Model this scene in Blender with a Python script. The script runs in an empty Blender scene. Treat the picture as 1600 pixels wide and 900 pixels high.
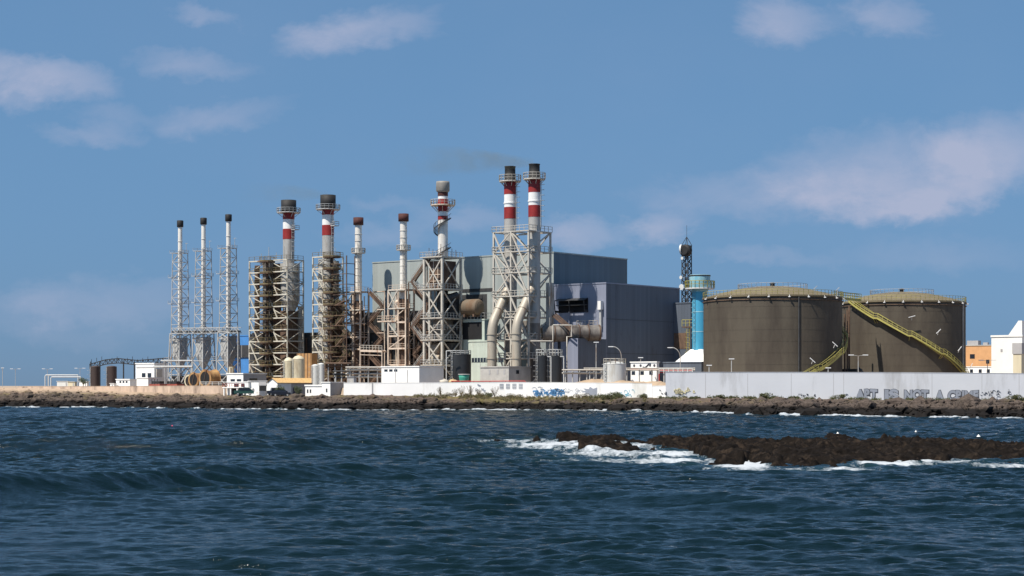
import bpy, math, random
import numpy as np
from mathutils import Vector, Matrix
R = math.radians
F, H, HZ = 2800.0, 5.0, 603.0          # focal length in photo pixels, eye height, horizon row
scene = bpy.context.scene
C = scene.collection

# ------------------------------------------------------------------ camera
cam = bpy.data.cameras.new('camera'); cam_o = bpy.data.objects.new('camera', cam); C.objects.link(cam_o)
cam_o.location = (0, 0, H); cam_o.rotation_euler = (R(90), 0, 0)
cam.sensor_width = 36; cam.lens = 36*F/1600; cam.shift_y = (HZ-450)/1600
cam.clip_start = 1; cam.clip_end = 60000
scene.camera = cam_o

# ------------------------------------------------------------------ world, sun, exposure
SUN_EL = 57.0
SUN_AZ = 48.0                            # light travels towards +y turned 48 deg to +x
w = bpy.data.worlds.new('World'); scene.world = w; w.use_nodes = True
nt = w.node_tree; N = nt.nodes; L = nt.links; N.clear()
def nd(t, **k):
    n = N.new(t)
    for a, b in k.items(): setattr(n, a, b)
    return n
def mth(op, a, b=None, c=None, clamp=False):
    n = nd('ShaderNodeMath', operation=op); n.use_clamp = clamp
    for i, v in enumerate((a, b, c)):
        if v is None: continue
        if isinstance(v, (int, float)): n.inputs[i].default_value = v
        else: L.new(v, n.inputs[i])
    return n.outputs[0]
tc = nd('ShaderNodeTexCoord')
sep = nd('ShaderNodeSeparateXYZ'); L.new(tc.outputs['Generated'], sep.inputs[0])
# the low sky of the photo is a deep polarised blue: look up the sky a little higher than the true elevation
zz = mth('ADD', mth('MULTIPLY', mth('ABSOLUTE', sep.outputs[2]), 0.62), 0.25)
cmb = nd('ShaderNodeCombineXYZ'); L.new(sep.outputs[0], cmb.inputs[0]); L.new(sep.outputs[1], cmb.inputs[1]); L.new(zz, cmb.inputs[2])
nrm = nd('ShaderNodeVectorMath', operation='NORMALIZE'); L.new(cmb.outputs[0], nrm.inputs[0])
sky = nd('ShaderNodeTexSky', sky_type='NISHITA'); sky.sun_disc = False
sky.sun_elevation = R(SUN_EL); sky.sun_rotation = R(SUN_AZ+180); sky.altitude = 0
sky.air_density = 1.0; sky.dust_density = 0.6; sky.ozone_density = 2.0
L.new(nrm.outputs[0], sky.inputs[0])
hsv = nd('ShaderNodeMixRGB', blend_type='MULTIPLY'); hsv.inputs[0].default_value = 1
L.new(sky.outputs[0], hsv.inputs[1]); hsv.inputs[2].default_value = (0.765, 0.985, 1.04, 1)
lowair = nd('ShaderNodeMixRGB'); L.new(mth('MULTIPLY', mth('POWER', 2.718, mth('MULTIPLY', mth('ABSOLUTE', sep.outputs[2]), -16.0)), .75), lowair.inputs[0])
L.new(hsv.outputs[0], lowair.inputs[1]); lowair.inputs[2].default_value = (1.28, 1.90, 2.70, 1)
# clouds: thin torn sheets placed by direction (x/y, z/y)
ya = mth('MAXIMUM', mth('ABSOLUTE', sep.outputs[1]), 0.05)
cu = mth('DIVIDE', sep.outputs[0], ya); cv = mth('DIVIDE', sep.outputs[2], ya)
cuv = nd('ShaderNodeCombineXYZ'); L.new(cu, cuv.inputs[0]); L.new(cv, cuv.inputs[1]); L.new(sep.outputs[1], cuv.inputs[2])
def noise(scale, det, rough, dist=0.0, sx=1, sy=1):
    mp = nd('ShaderNodeMapping'); L.new(cuv.outputs[0], mp.inputs[0]); mp.inputs['Scale'].default_value = (sx, sy, 1)
    n = nd('ShaderNodeTexNoise'); n.inputs['Scale'].default_value = scale; n.inputs['Detail'].default_value = det
    n.inputs['Roughness'].default_value = rough; n.inputs['Distortion'].default_value = dist
    L.new(mp.outputs[0], n.inputs['Vector']); return n.outputs['Fac']
n1 = noise(14, 9, 0.62, 0.3, 1, 1.7); n2 = noise(5, 4, 0.5, 0, 1, 1.5); n3 = noise(55, 6, 0.6, 0.2, 1, 1.6)
wu = mth('ADD', cu, mth('MULTIPLY', mth('SUBTRACT', n1, .5), .085)); wv = mth('ADD', cv, mth('MULTIPLY', mth('SUBTRACT', n2, .5), .05))
wv = mth('ADD', wv, mth('MULTIPLY', mth('SUBTRACT', n3, .5), .022))
CL = [  # photo px, py, half width, half height, tilt (deg, + rises to the right), strength
 (50,118,120,34,-6,.95),(20,160,60,22,0,.5),(560,35,110,34,10,.72),(300,85,100,22,0,.40),(150,185,60,22,0,.35),(320,178,110,26,8,.42),(130,222,70,20,0,.5),
 (330,0,60,14,0,.35),(1230,18,70,36,0,.62),(1385,10,70,28,0,.50),
 (1390,265,220,56,3,.72),(1350,300,150,34,-8,.45),(1560,235,130,58,8,.62),(1450,312,110,24,10,.5),(1130,300,140,36,0,.48),(1025,355,50,28,0,.75),(900,370,75,26,0,.66),(730,355,80,22,0,.4),
 (1210,400,90,16,0,.25),(600,380,90,20,0,.3),(180,470,150,30,4,.32),(1450,395,150,30,0,.22),(100,500,140,30,0,.2),(620,330,60,14,0,.2)]
tot = None
for px, py, rx, ry, ang, st in CL:
    a0, b0 = (px-800)/F, (HZ-py)/F; ca, sa = math.cos(R(ang)), math.sin(R(ang)); rx, ry = rx/F*1.25, ry/F*1.35
    dx = mth('SUBTRACT', wu, a0); dy = mth('SUBTRACT', wv, b0)
    p = mth('ADD', mth('MULTIPLY', dx, ca/rx), mth('MULTIPLY', dy, sa/rx))
    q = mth('ADD', mth('MULTIPLY', dx, -sa/ry), mth('MULTIPLY', dy, ca/ry))
    d = mth('ADD', mth('MULTIPLY', p, p), mth('MULTIPLY', q, q))
    m = mth('SUBTRACT', 1.0, d, clamp=True); m = mth('MULTIPLY', mth('POWER', m, 1.3), st*.92)
    tot = m if tot is None else mth('ADD', tot, m)
veil = mth('MULTIPLY', mth('MULTIPLY', mth('SUBTRACT', n2, .45, clamp=True), 0.3), mth('SUBTRACT', 1.0, mth('MULTIPLY', cv, 2.2), clamp=True))
tot = mth('ADD', tot, veil)
dens = mth('MULTIPLY', mth('MINIMUM', tot, 1.0), mth('ADD', mth('MULTIPLY', n1, 1.9), mth('ADD', mth('MULTIPLY', n3, .5), -.22)), clamp=True)
front = mth('GREATER_THAN', sep.outputs[1], 0.0)
dens = mth('MULTIPLY', mth('MULTIPLY', dens, 0.85), mth('GREATER_THAN', sep.outputs[2], -0.01))
cmix = nd('ShaderNodeMixRGB'); L.new(dens, cmix.inputs[0]); L.new(lowair.outputs[0], cmix.inputs[1])
CLOUD = (3.55, 3.85, 5.1, 1); cmix.inputs[2].default_value = CLOUD
bg = nd('ShaderNodeBackground'); L.new(cmix.outputs[0], bg.inputs[0]); bg.inputs[1].default_value = 0.085
wo = nd('ShaderNodeOutputWorld'); L.new(bg.outputs[0], wo.inputs[0])
sl = bpy.data.lights.new('sun', 'SUN'); sl.energy = 4.6; sl.angle = R(0.53); sl.color = (1, .93, .82)
so = bpy.data.objects.new('sun', sl); C.objects.link(so); so.location = (-300, -200, 400)
LD = Vector((math.sin(R(SUN_AZ))*math.cos(R(SUN_EL)), math.cos(R(SUN_AZ))*math.cos(R(SUN_EL)), -math.sin(R(SUN_EL))))
so.rotation_euler = LD.to_track_quat('-Z', 'Y').to_euler()
vs = scene.view_settings; vs.view_transform = 'Standard'; vs.look = 'None'; vs.gamma = 1; vs.use_curve_mapping = False
vs.exposure = 0.55
scene.cycles.max_bounces = 5; scene.cycles.diffuse_bounces = 2; scene.cycles.glossy_bounces = 2; scene.cycles.transmission_bounces = 2
scene.cycles.volume_bounces = 0; scene.cycles.caustics_reflective = False; scene.cycles.caustics_refractive = False

# ------------------------------------------------------------------ materials
def mat(name, col, rough=.7, metal=0.0, var=.18, scale=.6, stain=None, stain_amt=0.0, stain_scale=.35, streak=False, bump=0.0, ribs=None, ribdepth=.0, spec=.4):
    m = bpy.data.materials.new(name); m.use_nodes = True
    t = m.node_tree; n_ = t.nodes; l_ = t.links; b = n_['Principled BSDF']
    b.inputs['Roughness'].default_value = rough; b.inputs['Metallic'].default_value = metal; b.inputs['Specular IOR Level'].default_value = spec
    tcn = n_.new('ShaderNodeTexCoord'); mp = n_.new('ShaderNodeMapping'); l_.new(tcn.outputs['Object'], mp.inputs[0])
    if streak: mp.inputs['Scale'].default_value = (1, 1, .12)
    nz = n_.new('ShaderNodeTexNoise'); nz.inputs['Scale'].default_value = scale; nz.inputs['Detail'].default_value = 7; nz.inputs['Roughness'].default_value = .6
    l_.new(mp.outputs[0], nz.inputs['Vector'])
    mr = n_.new('ShaderNodeMapRange'); mr.inputs[1].default_value = .3; mr.inputs[2].default_value = .7; mr.inputs[3].default_value = 1-var; mr.inputs[4].default_value = 1+var
    l_.new(nz.outputs['Fac'], mr.inputs[0])
    mx = n_.new('ShaderNodeVectorMath'); mx.operation = 'SCALE'; mx.inputs[0].default_value = col; l_.new(mr.outputs[0], mx.inputs['Scale'])
    out = mx.outputs[0]
    if stain:
        mp2 = n_.new('ShaderNodeMapping'); l_.new(tcn.outputs['Object'], mp2.inputs[0]); mp2.inputs['Scale'].default_value = (1, 1, .25); mp2.inputs['Location'].default_value = (7, 3, 1)
        s = n_.new('ShaderNodeTexNoise'); s.inputs['Scale'].default_value = stain_scale; s.inputs['Detail'].default_value = 8; s.inputs['Roughness'].default_value = .68
        l_.new(mp2.outputs[0], s.inputs['Vector'])
        r2 = n_.new('ShaderNodeMapRange'); r2.inputs[1].default_value = .62-.35*stain_amt; r2.inputs[2].default_value = .74-.2*stain_amt; l_.new(s.outputs['Fac'], r2.inputs[0])
        mm = n_.new('ShaderNodeMixRGB'); l_.new(r2.outputs[0], mm.inputs[0]); l_.new(out, mm.inputs[1]); mm.inputs[2].default_value = (*stain, 1); out = mm.outputs[0]
    hgt = None
    if ribs:   # cladding ribs running up the wall, pitch in metres along the two building axes
        wn = n_.new('ShaderNodeVectorMath'); wn.operation = 'DOT_PRODUCT'; l_.new(tcn.outputs['Object'], wn.inputs[0]); wn.inputs[1].default_value = ribs[0]
        ml = n_.new('ShaderNodeMath'); ml.operation = 'DIVIDE'; l_.new(wn.outputs['Value'], ml.inputs[0]); ml.inputs[1].default_value = ribs[1]
        fr = n_.new('ShaderNodeMath'); fr.operation = 'FRACT'; l_.new(ml.outputs[0], fr.inputs[0])
        fl = n_.new('ShaderNodeMath'); fl.operation = 'FLOOR'; l_.new(ml.outputs[0], fl.inputs[0])
        wh = n_.new('ShaderNodeTexWhiteNoise'); wh.noise_dimensions = '1D'; l_.new(fl.outputs[0], wh.inputs['W'])
        m3 = n_.new('ShaderNodeMapRange'); l_.new(wh.outputs['Value'], m3.inputs[0]); m3.inputs[3].default_value = 1-ribdepth; m3.inputs[4].default_value = 1+ribdepth
        st = n_.new('ShaderNodeMath'); st.operation = 'LESS_THAN'; l_.new(fr.outputs[0], st.inputs[0]); st.inputs[1].default_value = .1
        m4 = n_.new('ShaderNodeMath'); m4.operation = 'MULTIPLY_ADD'; l_.new(st.outputs[0], m4.inputs[0]); m4.inputs[1].default_value = -ribdepth*1.6; l_.new(m3.outputs[0], m4.inputs[2])
        s5 = n_.new('ShaderNodeVectorMath'); s5.operation = 'SCALE'; l_.new(out, s5.inputs[0]); l_.new(m4.outputs[0], s5.inputs['Scale']); out = s5.outputs[0]
    l_.new(out, b.inputs['Base Color'])
    if bump:
        bp = n_.new('ShaderNodeBump'); bp.inputs['Strength'].default_value = bump; bp.inputs['Distance'].default_value = .1; l_.new(nz.outputs['Fac'], bp.inputs['Height']); l_.new(bp.outputs[0], b.inputs['Normal'])
    return m
UX, UY = math.cos(R(38.5)), -math.sin(R(38.5))
U = Vector((UX, UY, 0)); V = Vector((-UY, UX, 0)); Z = Vector((0, 0, 1))     # plant grid: U to the right and nearer, V to the right and farther
RUST = (.22, .09, .035)
M = dict(
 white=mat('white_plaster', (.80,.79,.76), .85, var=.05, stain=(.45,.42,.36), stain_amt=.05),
 wall=mat('weathered_white_wall', (.78,.77,.76), .85, var=.05, scale=.15, stain=(.55,.53,.48), stain_amt=.12, stain_scale=.12),
 wall2=mat('shaded_white_wall', (.61,.62,.655), .88, var=.04, scale=.12, stain=(.42,.42,.43), stain_amt=.3, stain_scale=.16),  # bluish grey puts the tall wall's weaker light into the paint colour
 pink=mat('pinkish_plaster', (.52,.40,.31), .9, var=.12, stain=(.20,.15,.12), stain_amt=.45),
 grey=mat('grey_plaster_and_shade', (.36,.35,.35), .85, var=.1),  # grey of doors and trims, and of house walls painted as shaded
 concrete=mat('concrete', (.42,.40,.37), .9, var=.15, stain=(.2,.19,.17), stain_amt=.2),
 galv=mat('galvanised_steel', (.42,.42,.41), .55, .1, var=.15, scale=1.5, stain=(.28,.2,.14), stain_amt=.12, stain_scale=.8),
 pale=mat('pale_painted_steel', (.47,.435,.38), .55, 0, var=.12, scale=1.2, stain=RUST, stain_amt=.12, stain_scale=.7),
 cream=mat('cream_painted_steel', (.52,.49,.41), .55, 0, var=.15, scale=1.2, stain=RUST, stain_amt=.2, stain_scale=.7),
 rusty=mat('rust_streaked_steel', (.56,.46,.37), .7, 0, var=.2, scale=1.1, stain=(.30,.15,.08), stain_amt=.3, stain_scale=.5),
 rust=mat('brown_rusted_steel', (.135,.085,.058), .85, 0, var=.35, scale=.8, stain=(.07,.045,.035), stain_amt=.5),
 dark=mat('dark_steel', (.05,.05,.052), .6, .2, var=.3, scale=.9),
 black=mat('soot_black_steel', (.02,.019,.019), .7, .1, var=.3),
 redcap=mat('dark_oxide_red', (.07,.022,.018), .8, var=.3),
 red=mat('red_band_paint', (.25,.018,.016), .55, var=.15, stain=(.16,.02,.02), stain_amt=.2),
 bwhite=mat('white_band_paint', (.72,.71,.69), .55, var=.08, streak=True, stain=(.4,.36,.32), stain_amt=.15),
 flue=mat('grey_flue_steel', (.40,.385,.36), .5, .15, var=.15, streak=True, stain=(.24,.17,.12), stain_amt=.2),
 wflue=mat('white_flue_steel', (.66,.63,.58), .5, 0, var=.12, streak=True, stain=(.40,.28,.18), stain_amt=.25),
 duct=mat('beige_duct_steel', (.36,.32,.26), .5, .1, var=.15, streak=True, stain=(.26,.16,.1), stain_amt=.25),
 sooty=mat('soot_stained_duct', (.20,.18,.16), .6, .1, var=.3, stain=(.06,.05,.045), stain_amt=.4),
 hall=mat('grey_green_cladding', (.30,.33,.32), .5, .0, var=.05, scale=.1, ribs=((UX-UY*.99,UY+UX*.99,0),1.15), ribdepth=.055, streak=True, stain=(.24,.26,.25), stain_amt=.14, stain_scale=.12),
 hall_shade=mat('shaded_cladding', (.085,.125,.155), .55, .0, var=.06, scale=.1, ribs=((UX-UY*.99,UY+UX*.99,0),1.15), ribdepth=.07, streak=True),  # darker copy of the cladding: shade of the right faces put into colour
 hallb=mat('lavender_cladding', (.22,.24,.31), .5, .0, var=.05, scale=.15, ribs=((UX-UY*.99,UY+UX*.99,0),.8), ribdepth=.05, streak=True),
 halld=mat('slate_blue_and_shaded_cladding', (.100,.119,.152), .55, .0, var=.08, scale=.12, ribs=((UX-UY*.99,UY+UX*.99,0),.9), ribdepth=.1, streak=True, stain=(.065,.06,.065), stain_amt=.12),  # own slate blue of low blocks, and hall B's shaded side painted darker
 blue=mat('blue_cladding', (.065,.22,.52), .5, .0, var=.08, ribs=((UX-UY*.99,UY+UX*.99,0),1.2), ribdepth=.06),
 bluech=mat('sky_blue_paint', (.058,.31,.49), .45, .0, var=.1, streak=True, stain=(.10,.42,.58), stain_amt=.25),
 bluepale=mat('faded_blue_paint', (.30,.50,.56), .5, .0, var=.12, stain=(.10,.36,.5), stain_amt=.35),
 opening=mat('dark_opening', (.012,.012,.014), .9, var=.2),
 glass=mat('dark_window', (.02,.025,.035), .15, var=.1, spec=.6),
 tank=mat('brown_grey_tank_paint', (.082,.068,.050), .75, .0, var=.13, scale=.22, streak=True, stain=(.050,.039,.029), stain_amt=.5, stain_scale=.16),
 tankroof=mat('tank_roof_paint', (.15,.122,.075), .8, var=.15, stain=(.12,.095,.06), stain_amt=.3),
 yellow=mat('yellow_painted_steel', (.38,.34,.10), .6, var=.15, stain=(.3,.22,.06), stain_amt=.15),
 olive=mat('olive_yellow_steel', (.17,.135,.07), .7, var=.3, stain=(.12,.08,.04), stain_amt=.35, stain_scale=.9),
 btank=mat('black_tank_paint', (.022,.024,.027), .45, var=.25, streak=True),
 brtank=mat('brown_black_tank_paint', (.05,.034,.03), .6, var=.3, streak=True),
 gtank=mat('grey_white_tank_paint', (.56,.56,.54), .5, var=.08, streak=True, stain=(.38,.34,.28), stain_amt=.1),
 silo=mat('cream_silo_paint', (.56,.50,.36), .55, var=.1, streak=True, stain=(.33,.26,.17), stain_amt=.2),
 tile=mat('sand_roof_tiles', (.60,.38,.16), .85, var=.2, scale=2),
 orange=mat('orange_plaster', (.55,.30,.14), .9, var=.1),
 bulb=mat('weathered_bulb_steel', (.25,.23,.205), .6, var=.2, stain=(.14,.11,.09), stain_amt=.3),
 sil=mat('silencer_plate', (.40,.40,.39), .55, .1, var=.06, scale=.8),
 sand=mat('sandy_soil', (.34,.25,.17), .95, var=.2),
 greenp=mat('green_plastic', (.05,.30,.21), .5, var=.12),
 greenc=mat('green_car_paint', (.02,.055,.042), .3, var=.1, spec=.5),
 darkc=mat('black_car_paint', (.018,.02,.028), .25, var=.1, spec=.5),
 tyre=mat('tyre_rubber', (.02,.02,.02), .9, var=.1),
 sack=mat('beige_sack', (.50,.38,.22), .95, var=.15), sack2=mat('pale_sack', (.50,.45,.38), .95, var=.15),
 redp=mat('red_pipe_paint', (.42,.04,.035), .5, var=.15), redb=mat('red_brown_steel', (.28,.07,.05), .7, var=.25),
 ink=mat('dark_spray_paint', (.06,.065,.08), .8, var=.1), sprayg=mat('grey_spray_paint', (.27,.29,.34), .8, var=.12), sprayb=mat('blue_spray_paint', (.10,.26,.48), .8, var=.3), sprayy=mat('faded_yellow_spray', (.66,.60,.40), .8, var=.1),
 bark=mat('bark', (.10,.07,.05), .9, var=.2), leaf=mat('shrub_leaves', (.085,.09,.035), .8, var=.4, scale=2), leafd=mat('dry_shrub_leaves', (.15,.12,.055), .85, var=.4, scale=2), leaft=mat('olive_tree_leaves', (.10,.12,.06), .8, var=.3, scale=2),
 lamp=mat('lamp_head', (.7,.7,.7), .4, var=.05), buoyw=mat('white_buoy', (.75,.74,.70), .5, var=.1), buoyp=mat('pink_buoy', (.75,.06,.12), .5, var=.1),
)

# ------------------------------------------------------------------ helpers
ORG = {}
def Wp(px, py, D): return Vector(((px-800)*D/F, D, H+(HZ-py)*D/F))
def ZZ(py, D): return H+(HZ-py)*D/F
class MB:
    def __init__(s): s.v = []; s.f = []; s.sm = []; s.mi = []
    def add(s, vs, fs, smooth=False, mi=0):
        b = len(s.v); s.v += [tuple(v) for v in vs]; s.f += [tuple(b+i for i in f) for f in fs]; s.sm += [smooth]*len(fs); s.mi += [mi]*len(fs); return s
    def obox(s, o, a, b, c, mi=0):           # corner and three edge vectors
        o, a, b, c = Vector(o), Vector(a), Vector(b), Vector(c)
        if a.cross(b).dot(c) < 0: a, b = b, a
        p = [o, o+a, o+a+b, o+b, o+c, o+a+c, o+a+b+c, o+b+c]
        return s.add(p, [(3,2,1,0),(4,5,6,7),(0,1,5,4),(1,2,6,5),(2,3,7,6),(3,0,4,7)], mi=mi)
    def box(s, c, sx, sy, sz, u=None, v=None, mi=0):   # centred in plan, c at the bottom
        u = u or U; v = v or V; o = Vector(c)-u*sx/2-v*sy/2
        return s.obox(o, u*sx, v*sy, Z*sz, mi)
    def bar(s, p, q, w, h=None, mi=0):
        p, q = Vector(p), Vector(q); d = q-p
        if d.length < 1e-6: return s
        h = h or w; t = d.normalized(); a = t.cross(Z)
        if a.length < .05: a = U.copy(); a -= t*a.dot(t)
        a.normalize(); b = a.cross(t)
        o = p-a*w/2-b*h/2
        return s.obox(o, a*w, b*h, d, mi)
    def cyl(s, p, q, r1, r2=None, n=16, caps=True, mi=0):
        p, q = Vector(p), Vector(q); r2 = r1 if r2 is None else r2; t = (q-p).normalized()
        a = t.cross(Vector((0,1,0)) if abs(t.y) < .9 else Z).normalized(); b = t.cross(a)
        vs_ = []
        for c_, r in ((p, r1), (q, r2)):
            for i in range(n):
                an = 2*math.pi*i/n; vs_.append(c_+a*r*math.cos(an)+b*r*math.sin(an))
        s.add(vs_, [(i, (i+1)%n, n+(i+1)%n, n+i) for i in range(n)], True, mi)
        if caps: s.add(vs_, [tuple(range(n))[::-1], tuple(range(n, 2*n))], False, mi)
        return s
    def lathe(s, c, prof, n=24, mi=0, smooth=True):
        c = Vector(c); vs_ = []; fs = []
        for r, z in prof:
            for i in range(n):
                an = 2*math.pi*i/n; vs_.append((c.x+r*math.cos(an), c.y+r*math.sin(an), c.z+z))
        for k in range(len(prof)-1):
            for i in range(n): fs.append((k*n+i, k*n+(i+1)%n, (k+1)*n+(i+1)%n, (k+1)*n+i))
        s.add(vs_, fs, smooth, mi)
        s.add([vs_[i] for i in range(n)], [tuple(range(n))[::-1]], False, mi); s.add(vs_[-n:], [tuple(range(n))], False, mi)
        return s
    def tube(s, pts, r, n=12, mi=0):
        pts = [Vector(p) for p in pts]; vs_ = []
        a = None
        for i, p in enumerate(pts):
            t = (pts[min(i+1, len(pts)-1)]-pts[max(i-1, 0)]).normalized()
            if a is None: a = t.cross(Z if abs(t.z) < .9 else Vector((0,1,0)))
            a = (a-t*a.dot(t)).normalized(); b = t.cross(a)
            for j in range(n):
                an = 2*math.pi*j/n; vs_.append(p+a*r*math.cos(an)+b*r*math.sin(an))
        fs = [(k*n+j, k*n+(j+1)%n, (k+1)*n+(j+1)%n, (k+1)*n+j) for k in range(len(pts)-1) for j in range(n)]
        s.add(vs_, fs, True, mi); m = len(vs_)
        return s.add(vs_, [tuple(range(n))[::-1], tuple(range(m-n, m))], False, mi)
    def rail(s, pts, h=1.1, w=.09, step=2.2, mid=True, closed=False):
        pts = [Vector(p) for p in pts]
        if closed: pts.append(pts[0])
        for p, q in zip(pts, pts[1:]):
            s.bar(p+Z*h, q+Z*h, w); 
            if mid: s.bar(p+Z*h*.52, q+Z*h*.52, w*.8)
            k = max(1, int((q-p).length/step))
            for i in range(k+1): a = p.lerp(q, i/k); s.bar(a, a+Z*h, w)
        return s
    def build(s, name, m, parent=None, org=None):
        me = bpy.data.meshes.new(name)
        base = ORG[parent.name] if parent is not None else (Vector(org) if org is not None else Vector((0,0,0)))
        va = [(x-base.x, y-base.y, z-base.z) for x, y, z in s.v]
        me.from_pydata(va, [], s.f)
        ms = m if isinstance(m, (list, tuple)) else [m]
        for k in ms: me.materials.append(M[k] if isinstance(k, str) else k)
        me.polygons.foreach_set('use_smooth', s.sm); me.polygons.foreach_set('material_index', s.mi); me.update()
        o = bpy.data.objects.new(name, me); C.objects.link(o)
        if parent is not None: o.parent = parent
        else: o.location = base
        ORG[o.name] = base.copy()
        return o
def tag(o, label, cat, group=None):
    o['label'] = label; o['category'] = cat
    if group: o['group'] = group
    return o
def thing(name, label, cat, org, group=None):
    o = bpy.data.objects.new(name, None); C.objects.link(o); o.location = Vector(org); o.empty_display_size = .5
    ORG[o.name] = Vector(org); return tag(o, label, cat, group)
KIDS = {}
def kids(o): return [c for c in bpy.data.objects if c.parent == o]
def dup(o, loc, label, rz=0.0, parent=None):
    c = o.copy(); C.objects.link(c)
    if parent is None: c.location = Vector(loc); c.rotation_euler = (0, 0, rz); c['label'] = label; ORG[c.name] = Vector(loc)
    else: c.parent = parent; ORG[c.name] = ORG[parent.name].copy()
    for k in kids(o): dup(k, None, None, 0, c)
    return c

# ------------------------------------------------------------------ numpy noise
def vnoise(x, y, seed=0):
    xi = np.floor(x).astype(np.int64); yi = np.floor(y).astype(np.int64); fx = x-xi; fy = y-yi
    fx = fx*fx*(3-2*fx); fy = fy*fy*(3-2*fy)
    def h(a, b):
        n = (a*374761393+b*668265263+seed*1274126177) & 0xffffffff
        n = ((n ^ (n >> 13))*1274126177) & 0xffffffff
        return ((n ^ (n >> 16)) & 0xffff)/65535.0
    return (h(xi,yi)*(1-fx)+h(xi+1,yi)*fx)*(1-fy)+(h(xi,yi+1)*(1-fx)+h(xi+1,yi+1)*fx)*fy
def fbm(x, y, o=5, seed=0, g=.5):
    s = 0; a = 1; t = 0
    for k in range(o): s = s+a*vnoise(x*2**k+17.3*k, y*2**k+9.1*k, seed+k); t += a; a *= g
    return s/t
def grid_mesh(name, X, Y, Zv, attrs=None, keep=None):
    r, c = X.shape
    me = bpy.data.meshes.new(name)
    idx = np.arange(r*c).reshape(r, c)
    q = np.stack([idx[:-1,:-1], idx[:-1,1:], idx[1:,1:], idx[1:,:-1]], -1).reshape(-1, 4)
    if keep is not None: q = q[keep[:-1,:-1].reshape(-1)]
    me.vertices.add(r*c); me.vertices.foreach_set('co', np.stack([X, Y, Zv], -1).astype(np.float32).ravel())
    me.loops.add(q.size); me.loops.foreach_set('vertex_index', q.ravel().astype(np.int32))
    me.polygons.add(len(q)); me.polygons.foreach_set('loop_start', (np.arange(len(q))*4).astype(np.int32)); me.polygons.foreach_set('loop_total', np.full(len(q), 4, np.int32))
    me.polygons.foreach_set('use_smooth', np.ones(len(q), bool))
    me.update(calc_edges=True)
    for k, a in (attrs or {}).items():
        at = me.attributes.new(k, 'FLOAT', 'POINT'); at.data.foreach_set('value', a.astype(np.float32).ravel())
    o = bpy.data.objects.new(name, me); C.objects.link(o); ORG[o.name] = Vector((0,0,0)); return o
def cols(n, half=.305, outer=.95, no=40):
    a = np.linspace(-half, half, n); b = np.linspace(half, outer, no)[1:]
    return np.concatenate([-b[::-1], a, b])

# ------------------------------------------------------------------ the coast: shoreline and wall foot, given by photo column
PXS = [-1300,-400,0,120,200,340,500,537,700,840,1040,1120,1200,1350,1480,1600,1800,2900]
SHD = [470,440,412,412,402,378,366,366,366,366,346,328,304,290,279,269,255,230]
WALLD= [640,560,500,478,468,446,432,404,394,386,362,361,361,360,359,358,357,352]     # where the plant's ground begins
WALLZ= [4.6,4.6,4.5,4.1,3.4,3.0,2.98,2.95,2.7,2.4,2.55,2.5,2.4,2.2,2.1,1.95,1.9,1.8]
def shore_z(X, Y):
    px = 800+F*X/Y
    ds = np.interp(px, PXS, SHD)+(fbm(px/18, px*0, 5, 5, .6)-.5)*15
    dw = np.interp(px, PXS, WALLD); zw = np.interp(px, PXS, WALLZ)
    t = (Y-ds)
    edge = np.interp(px, [-400, 0, 300, 1000, 1150, 1600], [1.5, 1.3, 1.5, 1.35, 1.5, 1.75])*(.35+1.25*fbm(X/7, Y/9, 4, 31))
    z1 = np.where(t < 0, t*.22, edge*np.clip(t/7.0, 0, 1)**.8)
    s = np.clip((t-5)/(dw-ds-8), 0, 1); s = s*s*(3-2*s)*.5+s*.5
    z = z1+(zw-edge)*s*(t > 5)
    rough = 1.15*(1-.78*np.clip((t-6)/(dw-ds-6), 0, 1))*np.clip((t+4)/5, 0, 1)
    ridg = 1-np.abs(2*fbm(X/3.2, Y/5.0, 4, 3)-1); n = (ridg-.75)*1.5+(fbm(X/.9, Y/1.3, 3, 8)-.5)*.8
    rough = np.where(Y > dw-1.5, .04, rough)
    z = z+n*rough*.8
    back = np.clip((Y-dw-1.0)/2.0, 0, 1); gz = 4.6+(fbm(X/30, Y/30, 3, 12)-.5)*.12
    z = np.where(Y > dw+1.0, z*(1-back)+gz*back, z)
    return z, t, ds, dw, px
cu_ = cols(1250)
rows = np.concatenate([np.arange(215, 420, .75), np.arange(420, 520, 2.0), np.geomspace(520, 30000, 60)])
A_, D_ = np.meshgrid(cu_, rows)
X, Y = A_*D_, D_
gz, tt, ds, dw, pxx = shore_z(X, Y)
soil = np.clip((tt-6)/(dw-ds-6), 0, 1)
keep = gz > -2.5; keep[1:] |= keep[:-1]; keep[:-1] |= keep[1:]
ground = grid_mesh('ground', X, Y, gz, {'soil': soil, 'px': pxx/1600}, (tt > -14))
ground['kind'] = 'structure'
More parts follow.
